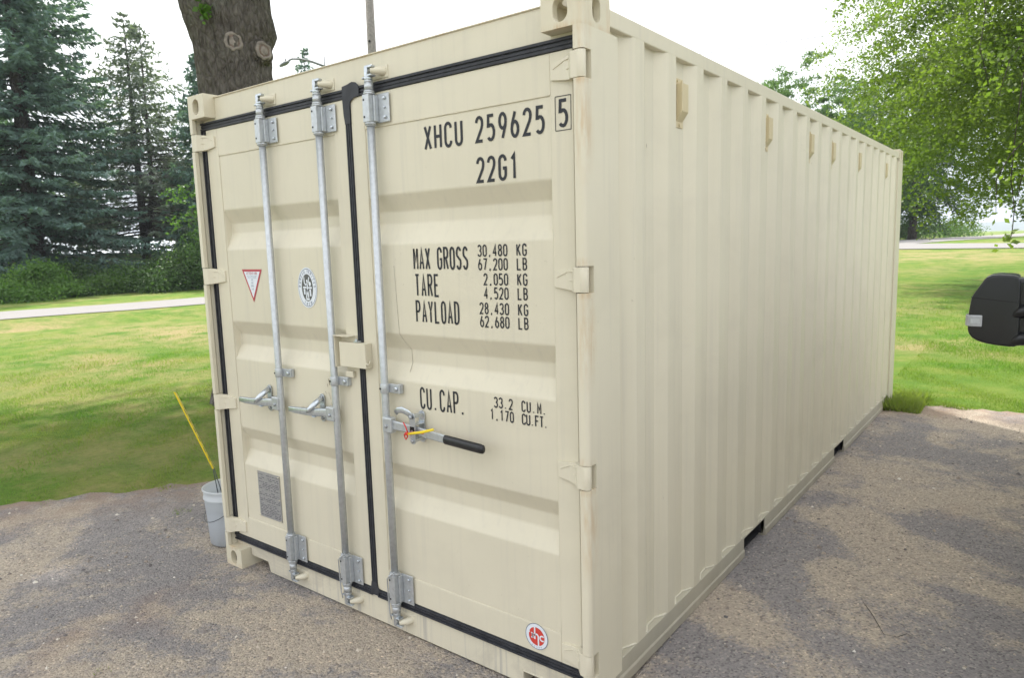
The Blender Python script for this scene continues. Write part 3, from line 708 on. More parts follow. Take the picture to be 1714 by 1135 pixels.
    if s > 0:
        la.tube([(cx+.004, -.014, 1.074), (cx-.022, -.015, 1.090), (cx-.050, -.017, 1.098), (cx-.074, -.018, 1.094), (cx-.090, -.018, 1.080)], [.0035, .0035, .0035, .0032, .0028], 12, flat=4.0)
        la.tube([(cx, -.014, 1.012), (cx, -.0115, 1.012)], .004, 8)
    else:
        la.tube([(cx+.002, .040, 1.066), (cx, .016, 1.054), (cx-.006, -.008, 1.036), (cx-.020, -.019, 1.020), (cx-.036, -.018, 1.008)], [.017, .017, .016, .014, .008], 10, flat=.8)
    la.build('latch', M_zinc, rod)
    by_ = -.0165 if s > 0 else .0445
    bolt_o(cx, by_, 1.072, .0085 if s > 0 else .011, M_bolt, rod); bolt_o(cx, .0445 if s < 0 else -.012, .969, .0085, M_bolt, rod)
    if s > 0: MB().box(cx-.012, cx+.012, -.0135, -.0122, 1.012, 1.030).build('slot', M_hole, rod)
    return rod
r1 = lock_rod(.622, -1, dl); r2 = lock_rod(1.056, -1, dl); r3 = lock_rod(1.397, 1, dr)
# wire ties round the two lower bearings
for rr_, xc in ((r2, 1.056), (r3, 1.397)):
    MB().tube([(xc+.020, .002, .318), (xc+.026, -.004, .338), (xc+.004, -.012, .318), (xc-.016, -.012, .300), (xc-.026, -.004, .286), (xc-.025, -.003, .20), (xc-.022, -.002, .13), (xc-.016, .0, .10)], .0028, 6).build('wire_tie', M_galv, rr_)

# lock box over the door joint
bx = MB(); bx.box(1.114, 1.290, .012, .016, 1.246, 1.358).box(1.114, 1.118, .016, .050, 1.246, 1.358).box(1.286, 1.290, .016, .0515, 1.246, 1.358).box(1.118, 1.286, .016, .0515, 1.3545, 1.358).box(1.118, 1.286, .016, .0515, 1.246, 1.2495)
lb = bx.build('lock_box', M_hinge, dr, .005, 3)
MB().tube([(1.291, .034, 1.282), (1.297, .030, 1.272), (1.297, .018, 1.262), (1.293, .012, 1.272)], .004, 8).build('hook', M_hinge, dr)
bp = MB(); bp.box(1.083, 1.196, .0475, .0515, 1.240, 1.388).box(1.083, 1.190, .004, .0475, 1.384, 1.388).box(1.083, 1.087, .008, .0475, 1.240, 1.384)
bp.build('lock_box_bracket', M_hinge, dl, .001)
MB().box(1.122, 1.172, .034, .0515, 1.192, 1.222).build('bracket_tab', M_hinge, dl, .003)
MB().box(1.206, 1.23, .02, .045, 1.3595, 1.366).tube([(1.214, .03, 1.362), (1.214, .03, 1.374)], .006, 8).build('padlock', M_zinc, dr, .001)

# ---- markings
PY = .0546; FY = .0506
def px(x, v=PY): return x
def line(*parts, boxed=None):
    for p in parts:
        mb = MB(); text(mb, *p)
        if boxed:
            for a, b_ in boxed: ribbon(mb, [a, b_], .0026, FY)
        mb.build('lettering', M_ink, dr)
line(('XHCU', 1.665, 2.154, .098, .041, .0543, .0118, PY), ('259625', 1.931, 2.155, .098, .040, .0552, .0118, PY))
line(('22G1', 1.930, 2.008, .096, .040, .0527, .0118, PY))
line(('5', 2.306, 2.166, .095, .040, .05, .0118, FY), boxed=(((2.294, 2.157), (2.357, 2.157)), ((2.357, 2.157), (2.357, 2.270)), ((2.357, 2.270), (2.294, 2.270)), ((2.294, 2.270), (2.294, 2.157))))
line(('MAX', 1.573, 1.682, .092, .028, .0342, .0088, PY), ('GROSS', 1.7075, 1.682, .092, .028, .0342, .0088, PY))
line(('TARE', 1.576, 1.572, .094, .028, .0362, .0088, PY)); line(('PAYLOAD', 1.574, 1.463, .094, .028, .0358, .0088, PY))
for k, (s_, z_) in enumerate((('30,480', 1.732), ('67,200', 1.680), (' 2,050', 1.623), (' 4,520', 1.570), ('28,430', 1.511), ('62,680', 1.460))):
    line((s_, 1.922, z_, .0465, .0205, .0248, .0058, PY), ('KG' if k % 2 == 0 else 'LB', 2.108, z_, .0465, .0205, .0268, .0058, PY))
line(('CU.CAP.', 1.575, 1.093, .096, .030, .0378, .0088, PY))
line(('33.2', 1.979, 1.146, .0445, .0195, .0242, .0056, PY), ('CU.M.', 2.112, 1.146, .0445, .0195, .0242, .0056, PY))
line(('1,170', 1.958, 1.096, .0445, .0195, .0242, .0056, PY), ('CU.FT.', 2.112, 1.096, .0445, .0195, .0205, .0056, PY))
# hairline run of dirt on the right door and scuffs
M_scuff = simple('grey_scuff', (.42, .39, .31), .7, 0, .3, 60)
hw = MB()
def dpt(x, z, y): return (x, y-.0012, z)
hw.tube([(1.455, PY, 1.70), (1.462, PY, 1.55), (1.468, PY, 1.43), (1.470, .0545, 1.409), (1.484, .072, 1.372), (1.500, .0925, 1.338), (1.503, .0925, 1.281), (1.505, .072, 1.243)], .0008, 5)
hw.build('hanging_thread', M_scuff, dr)
M_scuff2 = simple('brown_scuff', (.26, .21, .13), .7, 0, .3, 60)
sc_ = MB()
for (a, b_, th) in (((.966, 1.165), (.972, 1.135), .004), ((.985, 1.155), (.989, 1.120), .004), ((.955, 1.14), (.956, 1.125), .003), ((.962, 1.10), (.975, 1.065), .002), ((.935, 1.10), (.945, 1.09), .002), ((.978, 1.05), (.984, 1.03), .002)): ribbon(sc_, [a, ((a[0]+b_[0])/2+.001, (a[1]+b_[1])/2), b_], th, PY)
sc_.build('scuff_mark', M_scuff2, dl)

def sticker_tri():
    A, B, C = (.307, 1.686), (.485, 1.686), (.396, 1.516)
    s = MB().prism([A, B, C], PY-.0006, PY, 'y').build('warning_sticker', M_crim, dl)
    def ins(k): g = ((A[0]+B[0]+C[0])/3, (A[1]+B[1]+C[1])/3); return [(g[0]+(p[0]-g[0])*k, g[1]+(p[1]-g[1])*k) for p in (A, B, C)]
    mb = MB(); mb.add([(p[0], PY-.0011, p[1]) for p in ins(.80)], [(0, 1, 2)]); o = mb.build('sticker_field', M_white, dl)
    t = MB(); text(t, 'ATTENTION', .348, 1.659, .013, .0088, .0108, .0020, PY-.0017); t.build('lettering', M_crim, dl)
    t = MB(); text(t, 'THIS CONTAINER', .351, 1.649, .0055, .0048, .0063, .0011, PY-.0017); text(t, 'MUST BE SECURED', .357, 1.641, .0055, .0042, .0053, .0011, PY-.0017)
    for s_, z_ in (('DO', 1.628), ('NOT', 1.612), ('OPEN', 1.596), ('AIR', 1.580)): text(t, s_, .396-.0032*len(s_), z_, .009, .0052, .0066, .0015, PY-.0017)
    t.build('lettering', M_pale, dl)
def sticker_oval():
    cx, cz, rx, rz = .852, 1.598, .073, .097
    o = MB(); disc(o, cx, cz, rx, rz, PY-.0005); o.build('inspection_sticker', M_white, dl)
    t = MB(); disc(t, cx, cz, rx*.93, rz*.94, PY-.0009, 48, .97)
    def ringtext(s, a0, a1, h, flip):
        for i, ch in enumerate(s):
            if ch == ' ': continue
            a = R(a0+(a1-a0)*i/(len(s)-1)); px_, pz_ = cx+rx*.78*math.cos(a), cz+rz*.81*math.sin(a)
            nx, nz = math.cos(a), math.sin(a)
            if flip: nx, nz = -nx, -nz
            tx, tz = nz, -nx
            for st in G[ch]: ribbon(t, [(px_+tx*(p[0]-.5)*h*.5+nx*(p[1]-.5)*h, pz_+tz*(p[0]-.5)*h*.5+nz*(p[1]-.5)*h) for p in st], h*.15, PY-.0010)
    ringtext('BUREAU VERITAS', 175, 5, .013, False); ringtext('1828', 245, 295, .013, True); t.build('lettering', M_bluegrey, dl)
    d = MB(); disc(d, cx, cz, rx*.58, rz*.67, PY-.0010); d.build('emblem', M_decaldk, dl)
    g = MB(); y = PY-.0015
    S = lambda a, th: ribbon(g, [(cx+p[0]*rx*.58, cz+p[1]*rz*.67) for p in a], th, y)
    disc(g, cx, cz+.50*rz*.67, .0055, .0065, y); S([(0, .4), (.05, .05), (.02, -.2), (-.15, -.5), (-.25, -.78)], .009); S([(.03, -.15), (.12, -.45), (.16, -.72)], .009)
    S([(-.02, .32), (-.3, .2), (-.48, .38), (-.5, .78)], .007); S([(.04, .32), (.25, .42), (.3, .6), (.42, .78)], .006)
    S([(-.75, .02), (-.12, .02)], .008); S([(.2, 0), (.82, 0)], .008); S([(-.52, -.08), (-.5, -.5)], .012); S([(.5, -.1), (.55, -.62)], .012)
    disc(g, cx+.5*rx*.58, cz+.28*rz*.67, .009, .011, y-.0001); S([(-.3, -.84), (.32, -.84)], .010)
    g.build('emblem_figure', M_white, dl)
def sticker_round():
    cx, cz, r = 2.159, .252, .0535; PY = .0513
    o = MB(); disc(o, cx, cz, r, r, PY-.0005); o.build('round_sticker', M_white, dr)
    t = MB(); disc(t, cx, cz, r, r, PY-.0009, 48, .955); t.build('sticker_ring', M_bluegrey, dr)
    d = MB(); disc(d, cx, cz, r*.70, r*.70, PY-.0010); d.build('emblem', M_red, dr)
    g = MB(); y = PY-.0015; S = lambda a, th: ribbon(g, [(cx+p[0]*r, cz+p[1]*r) for p in a], th, y)
    S([(-.16, .72), (-.16, -.24)], .0068); S(arc(.0, .0, .16, .18, 180, 0)+[(.16, -.72)], .0068)
    S(arc(-.52, .0, .19, .19, -80, 80, 6), .0055); S(arc(-.24, .0, .14, .19, 110, 250, 6), .0055)
    S([(-.78, .24), (-.6, .2)], .005); S(arc(.50, -.02, .19, .19, 45, 315, 10), .0060)
    for a in range(-130, -40, 16): disc(t := g, cx+.84*r*math.cos(R(a)), cz+.84*r*math.sin(R(a)), .0001, .0001, y, 4)
    g.build('emblem_letters', M_white, dr)
    q = MB()
    for a in (-118, -104, -90, -76, -62):
        ribbon(q, [(cx+.80*r*math.cos(R(a)), cz+.80*r*math.sin(R(a))), (cx+.88*r*math.cos(R(a)), cz+.88*r*math.sin(R(a)))], .0022, PY-.0010)
    q.build('lettering', M_bluegrey, dr)
def plate():
    pl = MB().box(.304, .504, PY-.0025, PY, .340, .596).build('data_plate', M_plate, dl, .001)
    t = MB(); rnd = random.Random(3); z = .580
    while z > .350:
        x = .314; hh = .004
        while x < .495:
            w_ = rnd.uniform(.006, .03); 
            if rnd.random() < .8: ribbon(t, [(x, z), (min(.496, x+w_), z)], hh, PY-.0029)
            x += w_+rnd.uniform(.003, .01)
        z -= rnd.choice((.009, .009, .0095, .016))
    t.build('engraving', M_platedk, dl)
    for x in (.309, .499):
        for z in (.346, .466, .590): bolt_o(x, PY-.002, z, .003, M_hinge, dl, 'rivet')
sticker_tri(); sticker_oval(); sticker_round(); plate()
# small chips on the side wall
def chip(y, z, pts, x): MB().add([(x, y+p[0], z+p[1]) for p in pts], [tuple(range(len(pts)))]).build('paint_chip', M_chip, cont)
M_chip = simple('bare_primer_chip', (.22, .19, .15), .7)
chip(.515, 2.140, [(0, .008), (.006, .004), (.007, -.004), (.002, -.010), (.004, -.002), (.003, .004)], W-.0362)
for (y, z) in ((.26, 2.35), (.83, 1.98), (1.4, 1.9), (.60, .70), (2.2, 2.0), (3.0, 1.2), (.27, 1.6), (.29, 1.3), (.85, 1.2)): chip(y, z, [(0, .004), (.003, .001), (.003, -.003), (0, -.002)], W-.0362 if (y-.44) % .28 > .07 and (y-.44) % .28 < .14 else W-.0042)
for (y, z0, z1) in ((5.455, 1.56, 1.71), (5.455, .935, 1.036)): chip(y, z0, [(0, 0), (.006, 0), (.006, z1-z0), (0, z1-z0)], W-.0042)

# ================================================================== seal on the right handle
seal = MB(); sx = 1.587
seal.tube([(sx-.045, -.018, 1.045), (sx-.030, -.020, 1.028), (sx-.018, -.022, 1.008), (sx-.022, -.020, .985), (sx-.036, -.016, .972), (sx-.046, -.012, .978), (sx-.046, -.014, .992), (sx-.030, -.020, 1.004), (sx-.014, -.026, 1.004)], .0028, 8)
seal.tube([(sx-.012, -.025, 1.004), (sx+.02, -.016, 1.010), (sx+.06, .004, 1.006), (sx+.10, .010, .999)], .0035, 8)
so_ = empty('security_seal', (0, 0, 0)); tag(so_, 'red wire loop seal with a yellow tag hanging on the black gripped door handle', 'seal')
seal.build('wire_loop', M_redp, so_); MB().tube([(sx-.020, -.024, 1.000), (sx-.014, -.032, 1.003), (sx-.008, -.034, 1.005)], [.005, .008, .006], 10).build('seal_head', M_redp, so_)
MB().tube([(sx-.010, -.032, 1.002), (sx+.03, -.032, 1.012), (sx+.075, -.030, 1.022), (sx+.135, -.024, 1.040)], [.0022, .003, .0032, .003], 10, flat=1.9).build('yellow_tag', M_yellow, so_)

# ================================================================== bucket with a yellow sign
def bucket():
    c = (-.26, .20, .010); root = empty('plastic_bucket', c); tag(root, 'translucent white plastic bucket half full of bluish water beside the container', 'bucket')
    prof = [(0, .004), (.122, .004), (.129, .012), (.137, .18), (.144, .285), (.146, .286), (.150, .292), (.150, .300), (.1455, .304), (.1465, .340), (.153, .343), (.154, .352), (.150, .3545), (.1465, .352), (.1435, .34), (.1405, .285), (.132, .16), (.125, .02), (0, .012)]
    m, t, b = newmat('milky_plastic'); g = t.nodes.new('ShaderNodeNewGeometry'); s = N(t, 'ShaderNodeSeparateXYZ'); t.links.new(g.outputs['Position'], s.inputs[0])
    n_ = noise_(t, g.outputs['Position'], 14, 4)
    b.inputs['Base Color'].default_value = (.80, .82, .84, 1); b.inputs['Roughness'].default_value = .35; b.inputs['Subsurface Weight'].default_value = .0
    t.links.new(mixc(t, n_, (.86, .87, .86), (.80, .82, .82)), b.inputs['Base Color'])
    tr = N(t, 'ShaderNodeBsdfTransparent'); tr.inputs[0].default_value = (.92, .94, .96, 1); tl = N(t, 'ShaderNodeBsdfTranslucent'); tl.inputs[0].default_value = (.8, .84, .9, 1)
    m1 = N(t, 'ShaderNodeMixShader'); m1.inputs[0].default_value = .45; t.links.new(b.outputs[0], m1.inputs[1]); t.links.new(tl.outputs[0], m1.inputs[2])
    m2 = N(t, 'ShaderNodeMixShader'); m2.inputs[0].default_value = .24; t.links.new(m1.outputs[0], m2.inputs[1]); t.links.new(tr.outputs[0], m2.inputs[2])
    t.links.new(m2.outputs[0], t.nodes['Material Output'].inputs[0])
    MB().lathe(prof, n=56).build('bucket_body', m, root)
    wm = simple('bluish_water', (.13, .24, .38), .15, 0, .05, 6)
    MB().lathe([(0, .014), (.120, .014), (.1285, .10), (.136, .235), (0, .236)], n=48).build('water', wm, root)
    pts = [(.152*math.cos(R(a)), .152*math.sin(R(a)), .296-.135*math.sin(math.pi*(a+190)/180)**.8) for a in range(-190+1, -10, 12)]
    MB().tube(pts, .0022, 8).build('bail_handle', M_wire, root)
bucket()
def sign():
    A, B, C_ = Vector((-.46, .02, .955)), Vector((-.362, .165, .455)), Vector((-.352, .20, .10))
    root = empty('yard_sign', tuple(C_)); tag(root, 'narrow yellow sign on a wire stake leaning out of the bucket', 'sign')
    d = (B-A); n = Vector((.80, .60, .0)).normalized()   # thin direction of the panel seen nearly edge on
    wdir = Vector((-.62, .78, 0)).normalized(); cam_dir = (Vector((-.4, .1, .7))-CAM).normalized()
    wd = (cam_dir*1.0+Vector((cam_dir.y, -cam_dir.x, 0))*.045).normalized()*.16
    th = Vector((cam_dir.y, -cam_dir.x, 0)).normalized()*.004
    def off(p): return p-C_
    v = [off(p+s) for p in (A, B) for s in (-th-wd*.08, th-wd*.08, th+wd, -th+wd)]
    MB().add(v, [(0, 1, 2, 3), (7, 6, 5, 4), (0, 4, 5, 1), (1, 5, 6, 2), (2, 6, 7, 3), (3, 7, 4, 0)]).build('sign_panel', M_yellow, root, .001)
    mk = MB(); 
    for k in (.22, .34, .46, .58, .72, .84):
        q = A.lerp(B, k)+th*1.12-wd*.02; r_ = A.lerp(B, k+.06)+th*1.12-wd*.02; mk.add([off(q), off(r_), off(r_+wd*.5), off(q+wd*.5)], [(0, 1, 2, 3)])
    mk.build('sign_print', M_yelldirt, root)
    w_ = MB(); w_.tube([off(A.lerp(B, .9)), off(B), off(C_)], .0028, 8); w_.tube([off(A.lerp(B, .9)+wd*.4), off(B+wd*.35+Vector((.01, 0, 0))), off(C_+Vector((.03, .03, 0)))], .0028, 8)
    w_.build('wire_stake', M_wire, root)
sign()

# ================================================================== truck whose mirror reaches into the picture
def truck():
    root = empty('pickup_truck', (4.0, .7, 0)); tag(root, 'black towing mirror of a pickup truck parked at the right edge beside the container', 'pickup truck')
    O = Vector((4.0, .7, 0))
    # mirror head: superellipse-like lofted shell; local frame x across, y depth, z up
    secs = []; mb = MB(); n = 28
    outline = [(3.475, 1.528), (3.478, 1.556), (3.480, 1.570), (3.484, 1.580), (3.510, 1.625), (3.517, 1.634), (3.530, 1.640), (3.548, 1.643), (3.585, 1.641), (3.598, 1.637), (3.603, 1.62), (3.606, 1.53), (3.608, 1.44), (3.606, 1.425), (3.598, 1.420), (3.586, 1.419), (3.555, 1.421), (3.528, 1.425), (3.512, 1.429), (3.499, 1.434), (3.487, 1.442), (3.479, 1.452), (3.474, 1.467), (3.473, 1.499)]
    cx = 3.545; cz = 1.53; k = len(outline)
    lay = [(.594, .92), (.5945, .955), (.597, .98), (.603, .995), (.620, 1.0), (.700, 1.0), (.735, .98), (.745, .94)]
    v = []; fs = []
    for (yy, s) in lay:
        for (x, z) in outline: v.append((cx+(x-cx)*s-O.x, yy-O.y, cz+(z-cz)*s-O.z))
    for i in range(len(lay)-1):
        for j in range(k): fs.append((i*k+j, i*k+(j+1) % k, (i+1)*k+(j+1) % k, (i+1)*k+j))
    fs += [tuple(range(k-1, -1, -1)), tuple((len(lay)-1)*k+j for j in range(k))]
    mb.add(v, fs, True); h = mb.build('mirror_housing', M_mirror, root); bv = h.modifiers.new('b', 'BEVEL'); bv.width = .006; bv.segments = 3; bv.limit_method = 'ANGLE'; bv.angle_limit = R(30)
    MB().prism([(3.480-O.x, 1.5690), (3.603-O.x, 1.5555), (3.603-O.x, 1.5575), (3.480-O.x, 1.5715)], .5935-O.y, .606-O.y, 'y').build('housing_seam', M_hole, h)
    # turn signal wraps the outer corner
    ts = MB(); ts.prism([(3.466-O.x, .640-O.y), (3.4665-O.x, .612-O.y), (3.474-O.x, .594-O.y), (3.485-O.x, .589-O.y), (3.512-O.x, .589-O.y), (3.512-O.x, .600-O.y), (3.488-O.x, .606-O.y), (3.476-O.x, .640-O.y)], 1.479, 1.515, 'z')
    s_ = ts.build('turn_signal', M_lens, root, .003)
    MB().box(3.482-O.x, 3.507-O.x, .5878-O.y, .5888-O.y, 1.489, 1.504).build('signal_insert', M_bolt, s_)
    MB().prism([(3.49-O.x, 1.45), (3.59-O.x, 1.43), (3.59-O.x, 1.62), (3.51-O.x, 1.61)], .7455-O.y, .747-O.y, 'y').build('mirror_glass', M_glassdk, root)
    for z0_, z in ((1.518, 1.530), (1.436, 1.446)):
        MB().tube([(3.580-O.x, .645-O.y, z0_), (3.594-O.x, .606-O.y, z0_), (3.612-O.x, .603-O.y, z), (3.66-O.x, .602-O.y, z+.004), (3.80-O.x, .62-O.y, z), (4.02-O.x, .66-O.y, z-.03)], [.008, .015, .020, .023, .026, .034], 18).build('mirror_arm', M_mirror, root)
    MB().box(3.58-O.x, 3.76-O.x, .612-O.y, .70-O.y, 1.422, 1.630).build('arm_bracket', M_mirror, root, .012, 3)
    # cab, bonnet, bed
    prof = [(-1.55, .55), (-1.62, .80), (-1.55, 1.10), (-1.35, 1.24), (.05, 1.34), (.80, 1.90), (1.0, 1.96), (2.6, 1.95), (2.85, 1.45), (2.9, 1.38), (4.7, 1.38), (4.72, .65), (4.7, .55)]
    body = MB(); body.prism([(a, z) for a, z in prof], .02, 1.98, 'x'); body.build('body', M_truck, root, .05, 4)
    gl_ = MB(); gl_.prism([(.32, 1.42), (.84, 1.82), (1.55, 1.87), (1.55, 1.42)], .008, .02, 'x').prism([(1.62, 1.42), (1.62, 1.87), (2.5, 1.86), (2.66, 1.44)], .008, .02, 'x')
    gl_.build('window', M_glassdk, root, .004)
    MB().prism([(.10, 1.385), (.78, 1.892), (.775, 1.905), (.09, 1.40)], .2, 1.8, 'x').build('windscreen', M_glassdk, root)
    MB().box(.0, .018, .26-.0, 1.56, .62, 1.40).build('door', M_truck, root, .01)
    MB().box(-.02, -.002, 1.30, 1.48, 1.14, 1.17).build('door_handle', M_truck, root, .006)
    MB().box(.3, 1.7, -1.66, -1.60, .72, 1.06).build('grille', M_chrome, root, .02)
    for x in (.10, 1.62): MB().box(x, x+.28, -1.65, -1.585, .82, 1.04).build('headlight', M_lens, root, .02)
    MB().box(0, 2.0, -1.80, -1.60, .45, .66).build('bumper', M_chrome, root, .04)
    for x in (.02, 1.72):
        for y in (-.85, 2.95+.2):
            wz = MB(); wz.lathe([(.18, -.0), (.30, .0), (.37, .02), (.39, .06), (.39, .20), (.37, .24), (.18, .25)], n=32); o = wz.build('wheel', M_tyre, root); o.rotation_euler = (0, R(90), 0); o.location = (x, y, .40)
            rm = MB().lathe([(0, .05), (.10, .02), (.22, .02), (.235, -.004), (.24, .2)], n=32).build('rim', M_chrome, o)
truck()

# ================================================================== vegetation
def cloud_obj(name, V_, mat, parent=None, tri=False):
    n = len(V_); k = 3 if tri else 4
    me = bpy.data.meshes.new(name); me.vertices.add(n*k); me.vertices.foreach_set('co', V_.reshape(-1).astype(np.float32))
    me.loops.add(n*k); me.loops.foreach_set('vertex_index', np.arange(n*k, dtype=np.int32))
    me.polygons.add(n); me.polygons.foreach_set('loop_start', np.arange(0, n*k, k, dtype=np.int32)); me.polygons.foreach_set('loop_total', np.full(n, k, dtype=np.int32))
    me.update(calc_edges=True); me.materials.append(mat); o = bpy.data.objects.new(name, me); col.objects.link(o)
    if parent: o.parent = parent
    return o
def unit(a): return a/np.linalg.norm(a, axis=1, keepdims=True).clip(1e-9)
def leaves(rng, C, size, flat=.35, droop=None):
    """diamond leaves at points C (n,3)"""
    n = len(C); d = rng.normal(size=(n, 3)); d[:, 2] *= .6
    if droop is not None: d[:, 2] -= droop
    d = unit(d); u = unit(np.cross(d, rng.normal(size=(n, 3)))); s = size*rng.uniform(.6, 1.3, (n, 1))
    return np.stack([C, C+d*s*.5+u*s*flat, C+d*s, C+d*s*.5-u*s*flat], 1)
def leaf_mat(name, c1, c2, c3, trans=.35, rough=.5):
    m, t, b = newmat(name); g = t.nodes.new('ShaderNodeNewGeometry')
    n1 = noise_(t, g.outputs['Position'], .55, 3); r = g.outputs['Random Per Island']
    c = mixc(t, r, c1, c2); c = mixc(t, math_(t, 'MULTIPLY', ramp(t, n1, [(.4, (0, 0, 0)), (.62, (1, 1, 1))]), .7), c, c3)
    t.links.new(c, b.inputs['Base Color']); b.inputs['Roughness'].default_value = rough; b.inputs['Specular IOR Level'].default_value = .35
    if trans:
        tl = N(t, 'ShaderNodeBsdfTranslucent'); c4 = mixc(t, 1.0, c, (1.25, 1.45, .6), 'MULTIPLY'); t.links.new(c4, tl.inputs[0])
        ms = N(t, 'ShaderNodeMixShader'); ms.inputs[0].default_value = trans; t.links.new(b.outputs[0], ms.inputs[1]); t.links.new(tl.outputs[0], ms.inputs[2]); t.links.new(ms.outputs[0], t.nodes['Material Output'].inputs[0])
    return m
def bark_mat(name, c1, c2, scale=1.0):
    m, t, b = newmat(name); g = t.nodes.new('ShaderNodeNewGeometry'); P = g.outputs['Position']
    v = mapping(t, P, (17*scale, 17*scale, 6.5*scale))
    n = noise_(t, v, 1.0, 8, .72, .5); vo = N(t, 'ShaderNodeTexVoronoi', Scale=1.0, feature='DISTANCE_TO_EDGE'); t.links.new(mapping(t, P, (19*scale, 19*scale, 8*scale)), vo.inputs['Vector'])
    c = mixc(t, ramp(t, n, [(.3, (0, 0, 0)), (.68, (1, 1, 1))]), c1, c2)
    c = mixc(t, math_(t, 'MULTIPLY', ramp(t, vo.outputs['Distance'], [(.02, (1, 1, 1)), (.14, (0, 0, 0))]), .25), c, tuple(x*.6 for x in c1))
    lich = ramp(t, noise_(t, P, 2.3*scale, 5, .7), [(.60, (0, 0, 0)), (.70, (1, 1, 1))]); c = mixc(t, math_(t, 'MULTIPLY', lich, .35), c, (.24, .26, .21))
    t.links.new(c, b.inputs['Base Color']); b.inputs['Roughness'].default_value = .95; b.inputs['Specular IOR Level'].default_value = .1
    bump(t, b, math_(t, 'ADD', n, math_(t, 'MULTIPLY', ramp(t, vo.outputs['Distance'], [(0, (0, 0, 0)), (.3, (1, 1, 1))]), .6)), 1.0, .055/scale); return m
M_bark = bark_mat('grey_brown_bark', (.07, .06, .053), (.26, .235, .21))
M_bark2 = bark_mat('far_bark', (.05, .042, .036), (.13, .11, .095), .5)
M_spruce = leaf_mat('blue_green_spruce_needles', (.095, .165, .155), (.19, .275, .26), (.12, .19, .165), .28, .7)  # needle tones lightened; the pale veil of distant haze is put into the colour
M_spruce2 = leaf_mat('grey_green_spruce_needles', (.12, .155, .135), (.23, .27, .225), (.15, .185, .15), .28, .7)  # grey green, also lightened in place of distance haze
M_deadtwig = leaf_mat('bare_grey_twigs', (.15, .145, .14), (.25, .24, .23), (.18, .17, .165), 0, .9)
M_maple = leaf_mat('fresh_green_leaves', (.13, .185, .035), (.19, .245, .055), (.10, .155, .035), .55)
M_maple2 = leaf_mat('mid_green_leaves', (.085, .155, .045), (.125, .205, .06), (.08, .15, .05), .42)
M_dark_l = leaf_mat('dark_green_leaves', (.045, .095, .03), (.085, .15, .045), (.06, .115, .035), .3)
M_shrub = leaf_mat('bright_shrub_leaves', (.08, .175, .035), (.15, .26, .055), (.09, .18, .04), .4)

